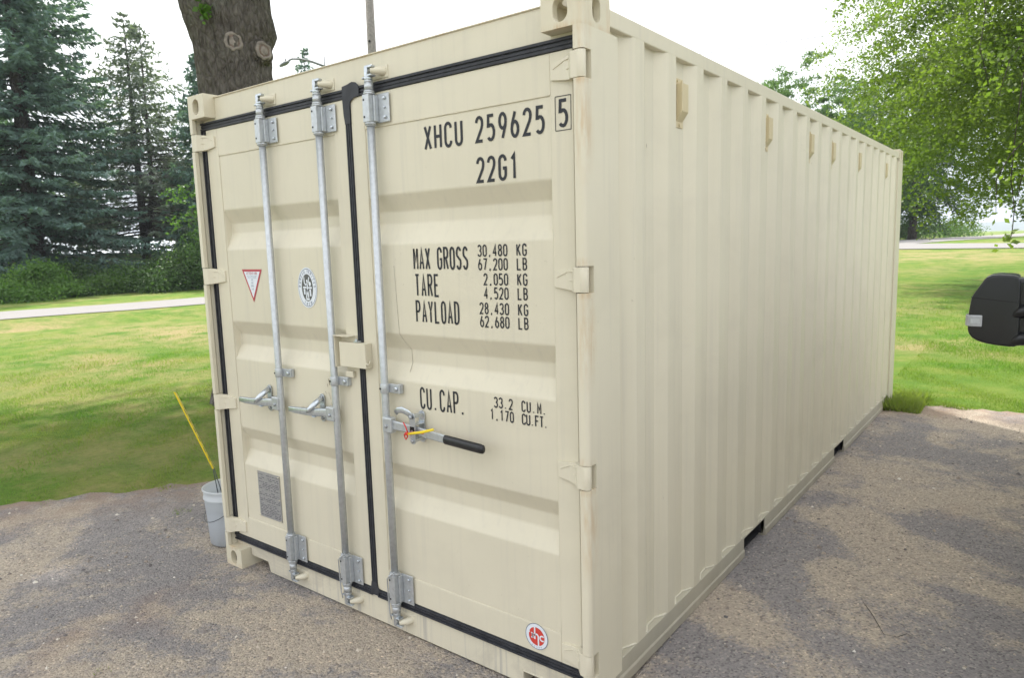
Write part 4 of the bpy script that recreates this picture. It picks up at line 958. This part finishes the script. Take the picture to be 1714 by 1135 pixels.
def spruce(loc, Hh, Rr, seed, mat, label, tops=1, dens=1.0, bare=.0, skirt=.03, lean=0, group=None, twig=.34, wh=1.0):
    rng = np.random.default_rng(seed); rnd = random.Random(seed); root = empty('spruce_tree', loc); tag(root, label, 'tree', group)
    tr = MB(); tr.tube([(0, 0, -.2), (0, 0, Hh*.3), (lean*.5, 0, Hh*.6), (lean, 0, Hh*.985)], [Hh*.018, Hh*.014, Hh*.008, .01], 10)
    if tops == 2: tr.tube([(0.05, 0, Hh*.12), (.9, .25, Hh*.35), (1.05, .3, Hh*.94)], [Hh*.011, Hh*.009, .01], 8)
    V_ = []; Vd = []; br = MB()
    def axis_pt(t, k): return np.array([lean*t if k == 0 else .95*min(1, t*2.4), 0 if k == 0 else .28, Hh*t*(1 if k == 0 else .95)])
    for k in range(tops):
        z = Hh*skirt; 
        while z < Hh*.985:
            t = z/Hh; Lm = Rr*((1-t)**.78)*(1.0 if t > .10 else .7+3*t)+.10
            nb = int((7 if t > .15 else 8)+2*rnd.random()); 
            for i in range(nb):
                if rnd.random() < .07: continue
                a = rnd.uniform(0, 2*math.pi); Lb = Lm*rnd.uniform(.66, 1.12); base = axis_pt(t, k)
                if k == 0 and tops == 2 and math.cos(a) > .4: Lb *= .65
                rise = .30*(t-.35); dirh = np.array([math.cos(a), math.sin(a), 0])
                m = max(5, int(Lb/.15*dens)); s = np.sort(rng.uniform(.12 if t > .5 else (.30 if dens < 2 else .08), 1, m))
                if t < bare: s = s*.35+.65
                zc = rise*s*Lb-.28*Lb*s**2*(1-t*.8)+.16*Lb*s**4
                P = base+dirh*(s*Lb)[:, None]+np.array([0, 0, 1])*zc[:, None]
                side = np.array([-math.sin(a), math.cos(a), 0]); sg = rng.choice([-1, 1], m)[:, None]
                wdt = (.10+.34*np.sin(np.pi*np.clip(s, 0, .96)**.8))[:, None]*min(1.3, Lb*.42)
                tip = P+side*sg*wdt*rng.uniform(.4, 1.2, (m, 1))+dirh*(wdt*rng.uniform(.3, 1.0, (m, 1)))+np.array([0, 0, -1])*wdt*rng.uniform(.1, .7, (m, 1))
                for rep in range(2):
                    f_ = rng.uniform(0, 1, (m, 1)); c0 = P*(1-f_)+tip*f_; d = unit(tip-P+rng.normal(size=(m, 3))*.12); u = unit(np.cross(d, rng.normal(size=(m, 3)))); sz = twig*rng.uniform(.55, 1.25, (m, 1))
                    V_.append(np.stack([c0-d*sz*.4, c0+u*sz*.17, c0+d*sz*.6, c0-u*sz*.17], 1))
                if t < .55 and rnd.random() < .8:
                    q = [tuple(base+dirh*(x_*Lb)+np.array([0, 0, 1])*(rise*x_*Lb-.28*Lb*x_**2*(1-t*.8)+.16*Lb*x_**4)) for x_ in (0, .3, .6, .85)]
                    br.tube(q, [.045*(1-t)+.008, .03*(1-t)+.006, .018, .006], 4, caps=False)
                    if t < max(bare, .0)+.15:
                        m2 = 16; s2 = rng.uniform(.1, .8, m2); c0 = base+dirh*(s2*Lb)[:, None]+np.array([0, 0, 1])*(rise*s2*Lb-.28*Lb*s2**2)[:, None]; d = unit(side*rng.choice([-1, 1], m2)[:, None]+rng.normal(size=(m2, 3))*.5); u = unit(np.cross(d, rng.normal(size=(m2, 3))))
                        sz = rng.uniform(.4, 1.0, (m2, 1)); Vd.append(np.stack([c0, c0+d*sz*.5+u*.012, c0+d*sz, c0+d*sz*.5-u*.012], 1))
            z += Hh*.0165*wh*rnd.uniform(.7, 1.3)
    tr.v += []; tk = tr.build('trunk', M_bark2, root); cr_ = cloud_obj('crown', np.concatenate(V_), mat, root); br.build('branches', M_bark2, root)
    if Vd: cloud_obj('bare_twigs', np.concatenate(Vd), M_deadtwig, root)
    return root

def tree(loc, trunk_h, trunk_r, blobs, nclump, per, leaf, mat, seed, label, name='maple_tree', droop=0, spread=.55, group=None, bark=None, hang=0, limb_n=26, cl_r=.7, zmin=None):
    """blobs: list of (cx,cy,cz,rx,ry,rz) envelopes relative to loc"""
    rng = np.random.default_rng(seed); rnd = random.Random(seed); root = empty(name, loc); tag(root, label, 'tree', group)
    vol = np.array([b[3]*b[4]*b[5] for b in blobs])**.7; vol = vol/vol.sum(); cs = []
    for _ in range(nclump):
        b = blobs[rng.choice(len(blobs), p=vol)]; d = rng.normal(size=3); d /= np.linalg.norm(d); r = rng.uniform(.25, 1)**.45
        r *= 1+.22*noise.noise(Vector((float(d[0]*2.2+seed), float(d[1]*2.2), float(d[2]*2.2))))
        cs.append([b[0]+d[0]*r*b[3], b[1]+d[1]*r*b[4], b[2]+d[2]*r*b[5]])
    cs = np.array(cs); V_ = []
    ctr = np.array([b[:3] for b in blobs]).mean(0)
    for c in cs:
        m = int(per*rng.uniform(.5, 1.5)); rr = cl_r*rng.uniform(.7, 1.4); o_ = (c-ctr)*np.array([1, 1, .25])+rng.normal(size=3)*np.array([.8, .8, .2]); o_ = o_/max(.1, np.linalg.norm(o_))
        t_ = rng.beta(1.6, 1.3, (m, 1)); ax_ = c+o_*(t_-.4)*rr*1.9+np.array([0, 0, -1])*(t_**2)*rr*.95
        g = rng.normal(size=(m, 3))*np.array([.25, .25, .12])*rr*(1-.45*t_); V_.append(leaves(rng, ax_+g, leaf, .34, droop))
    hv = []
    tw = MB()
    for _ in range(hang):
        b = blobs[rng.choice(len(blobs), p=vol)]; a = rng.uniform(0, 2*math.pi); r = rng.uniform(.6, 1.0)
        p = np.array([b[0]+r*b[3]*math.cos(a), b[1]+r*b[4]*math.sin(a), b[2]-b[5]*math.sqrt(max(0, 1-r*r))*.9]); Lh = rng.uniform(.5, 1.7); q = []
        for k in range(7): q.append(p+np.array([.10*math.sin(k*.9+a)*k/6, .1*math.cos(k+a)*k/6, -Lh*k/6]))
        tw.tube([tuple(x) for x in q], .006, 4, caps=False); m = int(26*Lh); s = rng.integers(0, 6, m); f_ = rng.uniform(0, 1, (m, 1)); Q = np.array(q)
        c0 = Q[s]*(1-f_)+Q[s+1]*f_+rng.normal(size=(m, 3))*.11; hv.append(leaves(rng, c0, leaf*.95, .34, .6))
    if hv: V_.append(np.concatenate(hv))
    V_ = np.concatenate(V_)
    if zmin is not None: V_ = V_[V_[:, :, 2].min(1) > zmin+.35*np.sin(V_[:, 0, 0]*2.3)+.25*np.sin(V_[:, 0, 0]*6.1)]
    cr_ = cloud_obj('crown', V_, mat, root)
    tr = MB(); top = Vector((float(rng.normal()*.1), float(rng.normal()*.1), trunk_h))
    tr.tube([(0, 0, -.3), (0, 0, .15), (0.0, 0, trunk_h*.5), tuple(top)], [trunk_r*1.5, trunk_r*1.15, trunk_r, trunk_r*.8], 14)
    br = MB(); idx = rng.choice(len(cs), min(limb_n, len(cs)), replace=False)
    for i in idx:
        c = Vector(cs[i]); s0 = Vector((0, 0, trunk_h*rnd.uniform(.75, 1.0))); mid = s0.lerp(c, .45)+Vector((0, 0, (c-s0).length*.12)); r0 = trunk_r*rnd.uniform(.25, .5)
        br.tube([tuple(s0), tuple(s0.lerp(mid, .5)+Vector((rnd.uniform(-.2, .2), rnd.uniform(-.2, .2), .15))), tuple(mid), tuple(mid.lerp(c, .6)), tuple(c)], [r0, r0*.75, r0*.5, r0*.28, .012], 6, caps=False)
    tr.build('trunk', bark or M_bark2, root); br.build('branches', bark or M_bark2, root); tw.v and tw.build('hanging_twigs', M_bark2, root)
    return root

def bush(loc, rx, rz, seed, mat, label, n=3000, leaf=.12, group=None):
    rng = np.random.default_rng(seed); root = empty('shrub', loc); tag(root, label, 'shrub', group); nb = 26; V_ = []
    for _ in range(nb):
        a = rng.uniform(0, 2*math.pi); r = rng.uniform(0, 1)**.5; c = np.array([r*rx*math.cos(a), r*rx*math.sin(a), rz*rng.uniform(.12, .95)*(1-.45*r*r)]); m = n//nb
        g = rng.normal(size=(m, 3))*np.array([rx*.24, rx*.24, rz*.17]); P = c+g; P[:, 2] = np.abs(P[:, 2]); V_.append(leaves(rng, P, leaf, .36))
    cloud_obj('foliage', np.concatenate(V_), mat, root); st = MB()
    for k in range(7):
        a = k*.9; st.tube([(0.05*math.cos(a), .05*math.sin(a), -.1), (rx*.3*math.cos(a), rx*.3*math.sin(a), rz*.4), (rx*.5*math.cos(a), rx*.5*math.sin(a), rz*.75)], [.04, .025, .008], 5, caps=False)
    st.build('stems', M_bark2, root); return root

C0 = CAM
def pos(px_, py_, dist):
    """point on the ground-plan at a bearing (photo pixel) and horizontal distance"""
    d = F+R2*((px_-857)/1175.75)+V2*((567.5-py_)/1175.75); h = math.hypot(d.x, d.y); x, y = C0.x+d.x/h*dist, C0.y+d.y/h*dist
    return (x, y, gh(x, y))
# spruces on the left
SG = 'spruces standing beyond the road'
spruce(pos(62, 430, 43), 23.5, 6.6, 11, M_spruce, 'tall dense blue green spruce, leftmost of the row beyond the road', dens=3.2, skirt=.015, twig=.34, wh=.62, group=SG)
spruce(pos(245, 430, 45), 14.8, 5.7, 12, M_spruce2, 'thin double-topped spruce with bare lower twigs and visible trunk', tops=2, dens=1.2, bare=.36, skirt=.19, twig=.27, wh=.95, group=SG)
spruce(pos(356, 430, 42), 12.2, 3.4, 13, M_spruce, 'blue green spruce half hidden behind the thick trunk and container corner', dens=1.5, twig=.38, group=SG)
spruce(pos(531, 430, 60), 17.0, 3.6, 14, M_spruce, 'spruce tip rising over the container roof beside the street lamp', dens=1.0, group=SG)
spruce(pos(140, 430, 60), 8.6, 3.8, 15, M_spruce2, 'short grey green spruce in the gap behind the two big spruces', dens=1.5, bare=.15, twig=.5, group=SG)
spruce(pos(300, 430, 62), 8.8, 4.2, 16, M_spruce2, 'grey green spruce behind the double-topped spruce', dens=1.5, bare=.15, twig=.5, group=SG)
spruce(pos(-40, 430, 52), 18.0, 5.5, 17, M_spruce, 'dark spruce behind the tallest spruce at the left edge', dens=1.2, twig=.5, group=SG)
# undergrowth
shr = [(20, 36.5, 1.9, .95, M_shrub, 'bright green shrub at the far left foot of the tallest spruce'), (-25, 38, 2.4, 1.1, M_dark_l, 'dark shrub cut by the left picture edge'),
       (65, 36.8, 1.0, 1.45, M_shrub, 'yellow green upright shrub under the tallest spruce'), (118, 38.5, 1.6, .6, M_dark_l, 'dark low shrub between the two big spruces'),
       (165, 38, 1.3, .75, M_maple2, 'mid green shrub in front of the pale shed roof'), (212, 38.5, 1.4, 1.0, M_shrub, 'fresh green shrub below the double-topped spruce trunk'),
       (270, 38, 2.2, 1.5, M_dark_l, 'dark round shrub left of the container corner'), (318, 37, 1.8, 2.0, M_dark_l, 'dark tall shrub touching the container corner'), (362, 38, 2.0, 2.4, M_maple2, 'green shrub mostly hidden by the container corner post'), (90, 40, 1.8, 1.5, M_dark_l, 'dark shrub behind the yellow green upright shrub')]
for i, (px_, d_, rx_, rz_, m_, lab) in enumerate(shr): bush(pos(px_, 470, d_), rx_, rz_, 60+i, m_, lab, 9000, .115, 'shrubs under the spruces')
tree(pos(345, 430, 37.5), 2.2, .07, [(0, 0, 3.4, 1.3, 1.3, 2.6)], 60, 26, .17, M_shrub, 31, 'young bright green tree beside the left container corner', 'young_tree', limb_n=14, cl_r=.6)
# pale shed behind
def shed():
    p = pos(190, 430, 51); root = empty('shed', (p[0], p[1], p[2]), R(62)); tag(root, 'pale metal roofed shed glimpsed behind the shrubs under the spruces', 'shed')
    MB().box(-3.4, 3.2, -2.5, 2.5, -.2, 1.75).build('wall', M_shedw, root)
    MB().prism([(-3.0, 1.70), (0, 2.85), (3.0, 1.70), (3.0, 1.78), (0, 2.93), (-3.0, 1.78)], -3.8, 3.6, 'x').build('roof', M_shed, root)
shed()
# the thick trunk behind the container, its crown above the picture
def big_trunk():
    base = Vector((-3.94, 2.77, 0)); root = empty('shade_tree', tuple(base)); tag(root, 'thick grey barked tree trunk with two sawn limb scars behind the container', 'tree')
    view = Vector((base.x-C0.x, base.y-C0.y, 0)).normalized(); right = Vector((-view.y, view.x, 0))*-1
    # silhouette: left and right offsets in metres per height
    S = [(-.2, .62, .62), (.2, .50, .50), (.8, .42, .42), (2.2, .365, .39), (2.7, .36, .40), (3.05, .365, .405), (3.3, .375, .425), (3.5, .385, .455), (3.68, .39, .43), (3.85, .395, .400), (3.98, .40, .405), (4.12, .41, .44), (4.24, .425, .50), (4.34, .455, .48), (4.5, .50, .45), (4.75, .53, .45), (5.2, .50, .46), (6.0, .44, .42), (7.2, .36, .36)]
    n = 96; v = []; fs = []
    # refine in height
    zz = np.arange(-.2, 7.2, .05); lo = np.interp(zz, [s[0] for s in S], [s[1] for s in S]); ro = np.interp(zz, [s[0] for s in S], [s[2] for s in S])
    for i, z in enumerate(zz):
        for j in range(n):
            a = 2*math.pi*j/n; c, s = math.cos(a), math.sin(a); r = (ro[i] if c > 0 else lo[i]); rr = .38*(1-abs(c))+r*abs(c)
            q = Vector((c*3.0, s*3.0, z*1.0)); dd = .022*noise.noise(Vector((a*9, z*1.7, 0)))+.022*abs(noise.noise(Vector((c*7, s*7, z*2.2))))+.012*noise.noise(Vector((c*16, s*16, z*7)))
            rr += dd; p = right*(c*rr)+view*(s*rr); v.append((p.x, p.y, z))
    for i in range(len(zz)-1):
        for j in range(n): fs.append((i*n+j, i*n+(j+1) % n, (i+1)*n+(j+1) % n, (i+1)*n+j))
    tk = MB().add(v, fs, True).build('trunk', M_bark, root)
    def scar(px_, py_, r, tilt, lift):
        d = F+R2*((px_-857)/1175.75)+V2*((567.5-py_)/1175.75); d.normalize(); h = math.hypot(d.x, d.y)
        t_ = ((base-C0).dot(view)-lift)/(d.dot(view)); P = C0+d*t_-base; nrm = (-view+right*tilt).normalized(); a = Vector((0, 0, 1)); b = nrm.cross(a).normalized(); a = b.cross(nrm)
        def ring(mb, prof):
            k = len(mb.v); m = 26
            for (rr, hh) in prof:
                for j in range(m): w_ = 1+.22*noise.noise(Vector((math.cos(j*.24)*2, math.sin(j*.24)*2, r*9))); mb.v.append(tuple(P+nrm*hh+(a*math.cos(2*math.pi*j/m)*1.0+b*math.sin(2*math.pi*j/m))*rr*w_))
            for i in range(len(prof)-1):
                for j in range(m): mb.f.append((k+i*m+j, k+i*m+(j+1) % m, k+(i+1)*m+(j+1) % m, k+(i+1)*m+j)); mb.sm.append(True)
        mb = MB(); ring(mb, [(r*1.9, -.13), (r*1.55, -.045), (r*1.2, -.012)]); mb.build('limb_collar', M_bark, root)
        mb = MB(); ring(mb, [(r*1.18, -.016), (r*1.06, -.002), (r*.92, .000), (r*.80, -.006), (r*.76, -.010)]); mb.build('limb_scar', M_stub, root)
        mb = MB(); ring(mb, [(r*.77, -.011), (r*.56, -.014), (r*.52, -.008)]); mb.build('scar_ring', M_stubr, root)
        mb = MB(); ring(mb, [(r*.53, -.009), (r*.2, -.005), (0.0005, -.005)]); mb.build('limb_scar', M_stub, root)
    scar(391, 68, .085, .05, .40); scar(443, 84, .085, .55, .33)
    # broken stub at right and crown out of the picture
    rng = np.random.default_rng(5); V_ = []
    g = np.array([0, 0, 0])
    sp = C0+(F+R2*((342-857)/1175.75)+V2*((567.5-12)/1175.75)).normalized()*1
    d = (F+R2*((342-857)/1175.75)+V2*((567.5-14)/1175.75)); t_ = ((base-C0).dot(view)-.44)/d.dot(view); P = C0+d*t_-base
    V_.append(leaves(rng, np.array(P)+rng.normal(size=(40, 3))*np.array([.03, .03, .07]), .07, .4)); 
    cloud_obj('trunk_sprout', np.concatenate(V_), M_shrub, root); V_ = []
    cs = []
    for _ in range(1150):
        dd = rng.normal(size=3); dd /= np.linalg.norm(dd); r = rng.uniform(.15, 1)**.4
        c = np.array([dd[0]*r*6.6-.6, dd[1]*r*6.6+.2, 10.6+dd[2]*r*4.4])
        if c[2] < 7.3: c[2] = 7.3+rng.uniform(0, .6)
        cs.append(c)
    cs = np.array(cs)
    for c in cs:
        m = int(70*rng.uniform(.6, 1.4)); V_.append(leaves(rng, c+rng.normal(size=(m, 3))*np.array([.55, .55, .25]), .17, .4))
    cloud_obj('crown', np.concatenate(V_), M_maple2, root)
    br = MB(); rnd = random.Random(2)
    for i in range(34):
        c = Vector(cs[i]); s0 = Vector((0, 0, rnd.uniform(5.8, 7.1))); mid = s0.lerp(c, .5)+Vector((0, 0, .8)); r0 = rnd.uniform(.08, .17); br.tube([tuple(s0), tuple(mid), tuple(c)], [r0, r0*.55, .015], 7, caps=False)
    br.build('branches', M_bark, root)
big_trunk()

# right side trees
tree((7.3, 21.5, gh(7, 21)), 4.2, .42, [(0, 0, 7.2, 7.8, 7.0, 5.4), (-3.5, -1.0, 4.8, 4.6, 4.4, 2.8), (-4.8, 1.0, 7.8, 4.0, 4.2, 3.6), (1, -2, 9, 6, 6, 4)], 1450, 270, .085, M_maple, 41,
     'big fresh green tree with drooping branches overhanging the lawn at right', droop=.25, hang=24, limb_n=60, cl_r=1.0, zmin=1.75)
for i, (px_, d_, hh, lab) in enumerate([(1262, 60, 12.8, 'green tree rising above the container roof, left one of the pair'), (1335, 56, 13.2, 'green tree rising above the container roof, right one of the pair'), (1420, 62, 12.6, 'mid green tree behind the drooping tree, above the far container end')]):
    tree(pos(px_, 390, d_), 3.0, .28, [(0, 0, hh*.60, 3.6, 3.6, hh*.42), (.8, .5, hh*.45, 4.2, 4.2, hh*.3)], 280, 170, .17, M_maple2, 70+i, lab, limb_n=18, cl_r=.9, group='trees behind the container')
for i, (px_, d_, hh, lab) in enumerate([(1527, 66, 15, 'tree with pale brown trunk across the road beside the container end'), (1490, 70, 15, 'dark tree across the road hidden by the container end')]):
    tree(pos(px_, 390, d_), 3.4, .30, [(0, 0, hh*.58, 4.4, 4.4, hh*.40), (0, 0, 3.6, 3.6, 3.6, 1.5)], 200, 120, .21, M_dark_l, 80+i, lab, limb_n=14, cl_r=1.0, group='trees across the road')
bush(pos(1500, 390, 72), 3.2, 2.6, 92, M_dark_l, 'dark shrub across the road at the container edge', 5000, .2)
bush(pos(1560, 390, 82), 3.4, 1.8, 93, M_maple2, 'mid green shrub far beyond the road right of the roadside tree trunk', 5000, .2)
# near twig hanging at the right edge
def near_branch():
    root = empty('overhanging_branch', (4.4, 9.0, 4.2)); tag(root, 'thin leafy twigs hanging down in front of the far road at the right edge', 'branch'); rng = np.random.default_rng(77); tw = MB(); V_ = []
    O = np.array([4.4, 9.0, 4.2])
    def q(px_, py_, dd):
        d = F+R2*((px_-857)/1175.75)+V2*((567.5-py_)/1175.75); h = math.hypot(d.x, d.y); return np.array(C0+d*(dd/h))-O
    for path, dens in (([(1714, 120, 11), (1700, 220, 11), (1692, 300, 11), (1698, 350, 11), (1694, 388, 11), (1690, 405, 11)], 60), ([(1720, 230, 11.2), (1690, 260, 11.1), (1668, 300, 11), (1667, 355, 11)], 26),
                       ([(1718, 280, 10.8), (1709, 300, 10.8), (1704, 330, 10.9)], 22), ([(1720, 60, 11.4), (1690, 100, 11.3), (1672, 160, 11.2)], 46), ([(1640, -60, 12), (1650, 20, 12), (1640, 80, 12), (1655, 140, 12)], 60)):
        P = np.array([q(*p) for p in path]); tw.tube([tuple(p) for p in P], [.009]+[.006]*(len(P)-2)+[.003], 5, caps=False)
        s = rng.uniform(0, 1, dens)**.8*(len(P)-1); i = np.clip(s.astype(int), 0, len(P)-2); f_ = (s-i)[:, None]; c = P[i]*(1-f_)+P[i+1]*f_; V_.append(leaves(rng, c+rng.normal(size=c.shape)*.07, .085, .3, .5))
    tw.build('twig', M_bark2, root); cloud_obj('foliage', np.concatenate(V_), M_maple, root)
near_branch()

# ================================================================== utility pole, lamp, wires
def pole():
    p = pos(620, 45, 30); root = empty('utility_pole', p); tag(root, 'weathered wooden utility pole with a curved street lamp arm behind the container', 'utility pole')
    MB().tube([(0, 0, -.5), (0, 0, 6), (0.03, 0, 12.6)], [.21, .19, .16], 16).build('pole', M_wood, root)
    MB().tube([(.1, -.17, 8.9+.9), (.1, -.20, 8.9+.9)], .05, 8).build('bolt', M_hole, root)
    O = Vector(p)
    def q(px_, py_, dd):
        d = F+R2*((px_-857)/1175.75)+V2*((567.5-py_)/1175.75); h = math.hypot(d.x, d.y); return Vector(C0+d*(dd/h))-O
    MB().tube([tuple(q(620, 138, 30)), tuple(q(585, 124, 30)), tuple(q(545, 111, 30)), tuple(q(520, 102, 30)), tuple(q(500, 98, 30)), tuple(q(489, 98, 30)), tuple(q(482, 101, 30))], [.06, .055, .05, .046, .042, .038, .034], 8).build('lamp_arm', M_lampg, root)
    MB().tube([tuple(q(543, 112, 30)), tuple(q(543.5, 94, 30))], .02, 6).build('arm_pin', M_wire, root)
    h0, h1 = q(485, 101.5, 30), q(467.5, 110.5, 30); lm = MB(); pts = [h0.lerp(h1, t) for t in (0, .12, .4, .75, .95, 1)]
    lm.tube([tuple(a) for a in pts], [.03, .10, .15, .12, .07, .02], 14, flat=.55); ld = lm.build('lamp_head', M_lampg, root)
    MB().tube([tuple(q(478, 101, 30)), tuple(q(477.5, 98.5, 30))], .035, 8).build('photocell', M_wire, ld)
    return root
pr_ = pole()
def wire(name, a, b, sag, r, label):
    A, B = Vector(a), Vector(b); m = 24; pts = [tuple(A.lerp(B, i/m)-Vector((0, 0, sag*4*(i/m)*(1-i/m)))) for i in range(m+1)]
    o = MB().tube(pts, r, 5).build(name, M_cable, None); tag(o, label, 'cable', 'overhead wires')
pp = pos(620, 45, 30)
wire('overhead_wire', (-56, -8, 14.4), (pp[0]-.1, pp[1], 12.3), .5, .012, 'thin overhead wire crossing the sky left of the utility pole')
wire('overhead_wire', (pp[0]+.1, pp[1], 7.7), (40, 30.4, 8.1), .05, .009, 'thin overhead wire passing in front of the trees at upper right')

# ================================================================== ground cover
def blades(name, regions, label_kind, mat, seed):
    rng = np.random.default_rng(seed); V_ = []
    for (x0, x1, y0, y1, n, hh, mode) in regions:
        X_ = rng.uniform(x0, x1, n); Y_ = rng.uniform(y0, y1, n)
        if mode == 'verge': ok = in_yard_np(X_, Y_) & ~(in_yard_np(X_-.14, Y_) & in_yard_np(X_, Y_+.14) & in_yard_np(X_-.1, Y_+.1)) & (np.sin(X_*9+Y_*4)+np.sin(Y_*13-X_*5) > .2) & ~((X_ > -.05) & (X_ < W+.02) & (Y_ > -.05) & (Y_ < L))
        elif mode == 'lawn': ok = ~in_yard_np(X_, Y_) & ~((X_ > 0) & (X_ < W) & (Y_ > 0) & (Y_ < L))
        elif mode == 'end': ok = (X_ > 2.44) | (Y_ > 6.06)
        else: ok = np.ones(n, bool)
        if mode == 'lawn':
            dist = np.hypot(X_-CAM.x, Y_-CAM.y); ok &= rng.uniform(0, 1, n) < np.clip(1.25-dist/17, 0, 1)
        X_ = X_[ok]; Y_ = Y_[ok]; m = len(X_)
        P = np.stack([X_, Y_, gh_np(X_, Y_)-.003], 1); a = rng.uniform(0, 2*np.pi, m)
        cl = .75+.5*np.sin(X_*2.1+np.sin(Y_*1.7)*1.5)*np.sin(Y_*2.6+X_)+.35*np.sin(X_*7.3+Y_*5.1); h_ = hh*rng.uniform(.35, 1.3, m)*cl.clip(.35, 1.35); wd = hh*.085
        u = np.stack([np.cos(a), np.sin(a), 0*a], 1)*wd; ln = np.stack([rng.normal(size=m)*.5, rng.normal(size=m)*.5, np.ones(m)], 1)*h_[:, None]
        V_.append(np.stack([P-u, P+u, P+ln], 1))
    o = cloud_obj(name, np.concatenate(V_), mat, None, True); o['kind'] = 'stuff'; o['label'] = label_kind; o['category'] = 'grass'; return o
M_blade = leaf_mat('grass_blades', (.10, .215, .035), (.165, .275, .05), (.255, .275, .085), .5, .7)
blades('grass', [(-4, -1.2, -3, 2, 60000, .042, 'verge'), (2.4, 5.2, 5.2, 6.3, 20000, .05, 'verge'), (-9, -1.2, -4, 4.5, 130000, .036, 'lawn'), (-15, -5, -6, 11, 130000, .045, 'lawn'), (2.2, 5.2, 5.6, 11, 60000, .042, 'lawn'), (-1, 6, 10, 20, 70000, .055, 'lawn'),
                 (2.3, 2.75, 5.55, 6.4, 2200, .10, 'end'), (.5, .56, -.93, -.87, 24, .03, 'all'), (-1.05, -.95, .2, .3, 40, .03, 'all'), (-1.7, -1.62, -.5, -.4, 50, .03, 'all'), (3.0, 3.1, 5.2, 5.3, 60, .03, 'all'), (2.8, 2.9, 5.45, 5.55, 60, .03, 'all')], 'short lawn grass growing up to the gravel edge', M_blade, 21)
def stones():
    rng = np.random.default_rng(8); n = 34000; X_ = rng.uniform(-3, 5.2, n); Y_ = rng.uniform(-2.6, 6.1, n); V_ = []; keep = []
    iny = in_yard_np(X_, Y_); th_ = rng.uniform(-.5, .45, n)
    for i in range(n):
        x, y = X_[i], Y_[i]
        if not iny[i] or (0.02 < x < W-.01 and .06 < y < L): continue
        if noise.noise(Vector((x*.9, y*.9, 5)))+.5*noise.noise(Vector((x*3, y*3, 7))) < th_[i]: continue
        keep.append(i)
    X_ = X_[keep]; Y_ = Y_[keep]; n = len(X_); s = rng.gamma(1.5, .0027, n).clip(.0018, .019); Z_ = np.array([gh(a, b) for a, b in zip(X_, Y_)])+.008
    base = np.array([(1, 0, 0), (-1, 0, 0), (0, 1, 0), (0, -1, 0), (0, 0, .75), (0, 0, -.5), ])
    T = [(0, 2, 4), (2, 1, 4), (1, 3, 4), (3, 0, 4), (2, 0, 5), (1, 2, 5), (3, 1, 5), (0, 3, 5)]
    A = rng.uniform(0, 2*np.pi, n); Pn = base[None]*rng.uniform(.6, 1.4, (n, 6, 1))*s[:, None, None]; c, si = np.cos(A)[:, None], np.sin(A)[:, None]
    Q = Pn.copy(); Q[:, :, 0] = Pn[:, :, 0]*c-Pn[:, :, 1]*si; Q[:, :, 1] = Pn[:, :, 0]*si+Pn[:, :, 1]*c; Q += np.stack([X_, Y_, Z_], 1)[:, None]
    me = bpy.data.meshes.new('loose_stones'); fs = [(a+6*i, b+6*i, c_+6*i) for i in range(n) for a, b, c_ in T]; me.from_pydata(Q.reshape(-1, 3).tolist(), [], fs)
    m, t, b = newmat('loose_stone'); g = t.nodes.new('ShaderNodeNewGeometry'); cc = ramp(t, g.outputs['Random Per Island'], [(0, (.13, .12, .125)), (.35, (.28, .235, .20)), (.7, (.42, .35, .28)), (.93, (.55, .49, .41)), (1, (.75, .71, .65))]); t.links.new(cc, b.inputs['Base Color']); b.inputs['Roughness'].default_value = .85
    me.materials.append(m); o = bpy.data.objects.new('loose_stones', me); col.objects.link(o); o['kind'] = 'stuff'; o['label'] = 'loose gravel stones scattered over the yard'; o['category'] = 'gravel'
stones()

tag(MB().tube([(3.06, 1.44, .050), (3.12, 1.33, .056), (3.19, 1.19, .052), (3.24, 1.20, .052), (3.27, 1.24, .058), (3.30, 1.24, .050)], [.0017, .0016, .0015, .0014, .0012, .0008], 6).build('twig', M_bark2), 'thin crooked dark twig lying on the gravel beside the container', 'twig')

# ================================================================== hazy summer air
hz = MB().box(-4100, 4100, -320, 6100, -1.4, 90).build('haze', None); hz['kind'] = 'stuff'
hm = bpy.data.materials.new('hazy_air'); hm.use_nodes = True; hn = hm.node_tree; hn.nodes.clear()
pv = hn.nodes.new('ShaderNodeVolumePrincipled'); pv.inputs['Color'].default_value = (.80, .88, 1.0, 1); pv.inputs['Density'].default_value = .00055; pv.inputs['Anisotropy'].default_value = .2
ho = hn.nodes.new('ShaderNodeOutputMaterial'); hn.links.new(pv.outputs[0], ho.inputs['Volume']); hz.data.materials.append(hm)
